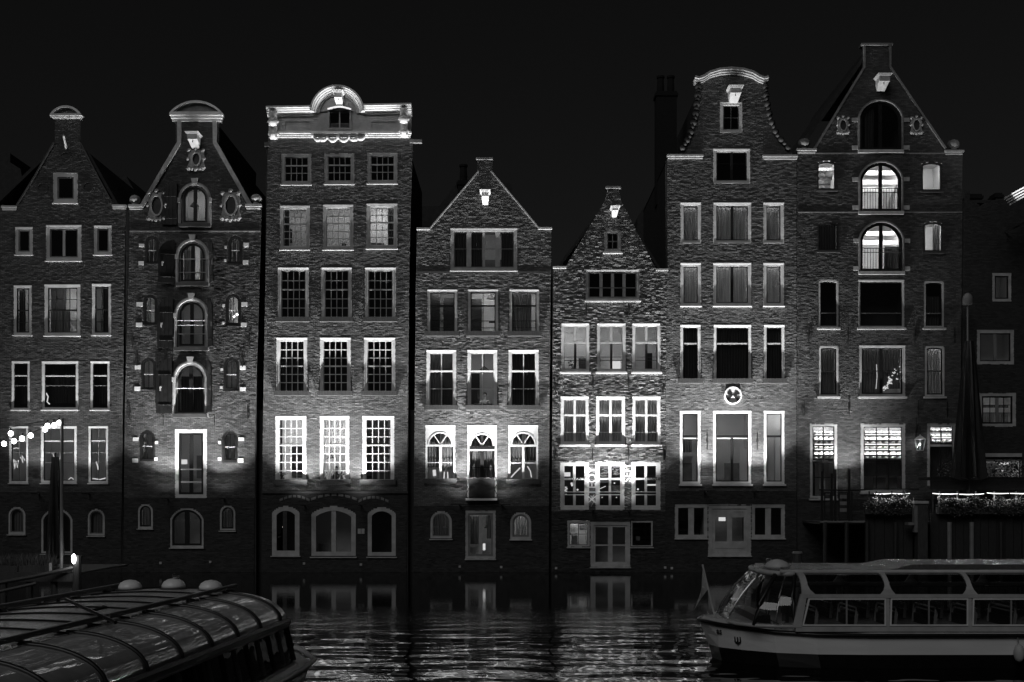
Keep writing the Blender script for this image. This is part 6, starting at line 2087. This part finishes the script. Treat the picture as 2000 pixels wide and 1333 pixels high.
# roof deck: crowned, wet painted boards with raised seams
def crown_z(x):
    return 1.935 + .06 * (1 - (x / 1.12) ** 2)
ny = 18
for k in range(ny):
    ya = LB + (0 - LB) * k / ny; yb_ = LB + (0 - LB) * (k + 1) / ny
    xs = [-1.12 + 2.24 * i / 10 for i in range(11)]
    b = MB().loft([[(x, ya + .015, crown_z(x)) for x in xs] + [(x, ya + .015, 1.90) for x in reversed(xs)], [(x, yb_ - .015, crown_z(x)) for x in xs] + [(x, yb_ - .015, 1.90) for x in reversed(xs)]])
    obj('roof_panel', b, 'wetroof', lb_)
    b = MB().tube([(x, yb_, crown_z(x) + .008) for x in xs], .016, 4)
    obj('roof_seam', b, 'black', lb_)
ribs = [-.35 - 1.22 * i for i in range(14)]
M['rib'] = mottled('black_rib_paint', .006, .014, 6, .35)
for side in (-1, 1):
    prev = 0.0
    for i, y in enumerate(ribs + [LB]):
        rows = []
        for k in range(13):
            x, z = sec(k / 12, side)
            rows.append([(x, y + .03, z), (x, prev - (.03 if i else 0), z)])
        obj('roof_light', MB().sheet(rows), 'roofglass', lb_, smooth=True)
        if y != LB:
            pts = []
            for k in range(13):
                x, z = sec(k / 12, side, .012)
                pts.append((x, y, z))
            obj('roof_rib', MB().tube(pts, .03, 6), 'rib', lb_, smooth=True)
        prev = y
    x, z = sec(1, side)
    b = MB().loft([[(x - .06 * side, yy_, z - .10), (x + .07 * side, yy_, z - .10), (x + .09 * side, yy_, z - .02), (x + .05 * side, yy_, z + .02), (x - .02 * side, yy_, z + .01)] for yy_ in (LB, .05)])
    obj('gutter', b, 'darkgrey', lb_)
    b = MB().loft([[(x - .03 * side, yy_, z - .14), (x + .05 * side, yy_, z - .14), (x + .05 * side, yy_, z - .105), (x - .03 * side, yy_, z - .105)] for yy_ in (LB, .03)])
    obj('window_rail', b, 'mid', lb_)
    # rail boxes along the roof edge
    xr = 1.02 if side > 0 else -1.14
    b = MB().box(xr - .045, LB, 1.99, xr + .045, .35, 2.04)
    obj('roof_rail', b, 'darkgrey', lb_)
    obj('rail_strip', MB().box(xr - .03, LB, 2.042, xr + .03, .36, 2.052), 'mid', lb_)
    for k in range(9):
        yy_ = -.3 - 1.83 * k
        obj('rail_post', MB().box(xr - .02, yy_ - .03, 1.90, xr + .02, yy_ + .03, 1.99), 'darkgrey', lb_)
    # side panes and mullions
    x0_, x1_ = x - .0 * side, x + .13 * side
    ym = [.02 - .61 * i for i in range(28)]
    for i in range(27):
        b = MB().quad((x0_, ym[i], 1.31), (x0_, ym[i + 1], 1.31), (x1_, ym[i + 1], .72), (x1_, ym[i], .72))
        obj('side_pane', b, 'boatglass', lb_)
        b = MB().tube([(x0_ + .01 * side, ym[i], 1.32), (x1_ + .01 * side, ym[i], .72)], .035 if i else .05, 5)
        obj('mullion', b, 'mid' if i % 2 else 'darkgrey', lb_)
    # hull side
    b = MB().loft([[(x + .10 * side, yy_, .72), (x + .22 * side, yy_, .66), (x + .30 * side, yy_, .5), (x + .22 * side, yy_, -.3), (x, yy_, -.3), (x, yy_, .72)] for yy_ in (LB, .02)])
    obj('hull_side', b, 'dark', lb_)
    obj('rubbing_strake', MB().tube([(x + .31 * side, LB, .55), (x + .31 * side, .0, .55), (x + .22 * side, 1.2, .58), (x - .35 * side, 2.35, .62), (x - 1.3 * side, 2.95, .66), (0, 3.1, .68)], .055, 7), 'offwhite', lb_, smooth=True)
# far end bulkhead with raked end glass
xs = [sec(k / 8, 1)[0] for k in range(9)]; zs_ = [sec(k / 8, 1)[1] for k in range(9)]
prof = [(-xs[k], zs_[k]) for k in range(8, -1, -1)] + [(xs[k], zs_[k]) for k in range(9)]
b = MB().loft([[(x, .0, z) for x, z in prof], [(x * 1.0, .03, z) for x, z in prof]])
obj('end_glass', b, 'roofglass', lb_)
obj('end_bulkhead', MB().box(-2.1, -.02, .3, 2.1, .05, 1.40), 'dark', lb_)
obj('cabin_floor', MB().box(-2.0, LB, .15, 2.0, -.05, .2), 'roomdark', lb_)
# foredeck
plan = [(-2.28, 0.06), (2.28, 0.06), (2.2, 1.1), (1.65, 2.25), (.75, 2.85), (0, 3.0), (-.75, 2.85), (-1.65, 2.25), (-2.2, 1.1)]
b = MB().loft([[(x * .9, y * .97, -.3) for x, y in plan], [(x, y, .5) for x, y in plan], [(x, y, .56) for x, y in plan]])
obj('foredeck', b, 'deckpaint', lb_)
obj('bollard', MB().lathe((1.75, 1.35, .56), [(.07, 0), (.06, .22), (.09, .24), (.09, .3)], 10), 'black', lb_)
for k in range(9):
    s_ = obj('bench', MB().box(.5, -1.6 - 1.2 * k, .5, 1.6, -1.15 - 1.2 * k, .58), 'dark', lb_)
    obj('seat_back', MB().box(.5, -1.62 - 1.2 * k, .58, 1.6, -1.57 - 1.2 * k, 1.05), 'darkgrey', s_)
for i, x in enumerate((-.76, .04, .72)):
    d = obj('roof_dome', MB().lathe((x, -.12, crown_z(x) + .02), [(.21, 0), (.205, .05), (.17, .11), (.10, .15), (.02, .165)], 20), 'domewhite', lb_, smooth=True)
    obj('dome_base', MB().lathe((x, -.12, crown_z(x) - .03), [(.25, 0), (.25, .045)], 20), 'darkgrey', d)
    if i == 1:
        obj('nav_light', MB().lathe((x + .04, -.12, crown_z(x) + .18), [(.03, 0), (.07, .03), (.07, .07), (.03, .1)], 8), 'chrome', d)
hk = thing('boat_hook', (-5.9, 15.5, 2.25), 'black boat hook lying across the roof rail of the ribbed boat', 'boat hook')
a_, b_ = P(128, 1194, 17.4), P(226, 1228, 14.6)
a_ = (a_[0], a_[1], 2.12); b_ = (b_[0], b_[1], 2.07)
obj('pole', MB().tube([a_, b_], .025, 6), 'black', hk)
m0 = tuple(a_[k] + (b_[k] - a_[k]) * .55 for k in range(3))
obj('hook', MB().tube([m0, (m0[0] + .1, m0[1] + .3, m0[2] + .02), (m0[0] + .02, m0[1] + .42, m0[2] + .02)], .022, 6), 'iron', hk)

# the side on boat is a smaller craft, moored nearer and riding higher out of the water
for o in (rb, t_flag):
    k = .92
    o.location = (o.location[0] * k, o.location[1] * k, H + (o.location[2] - H) * k)
    o.scale = (k, k, k)
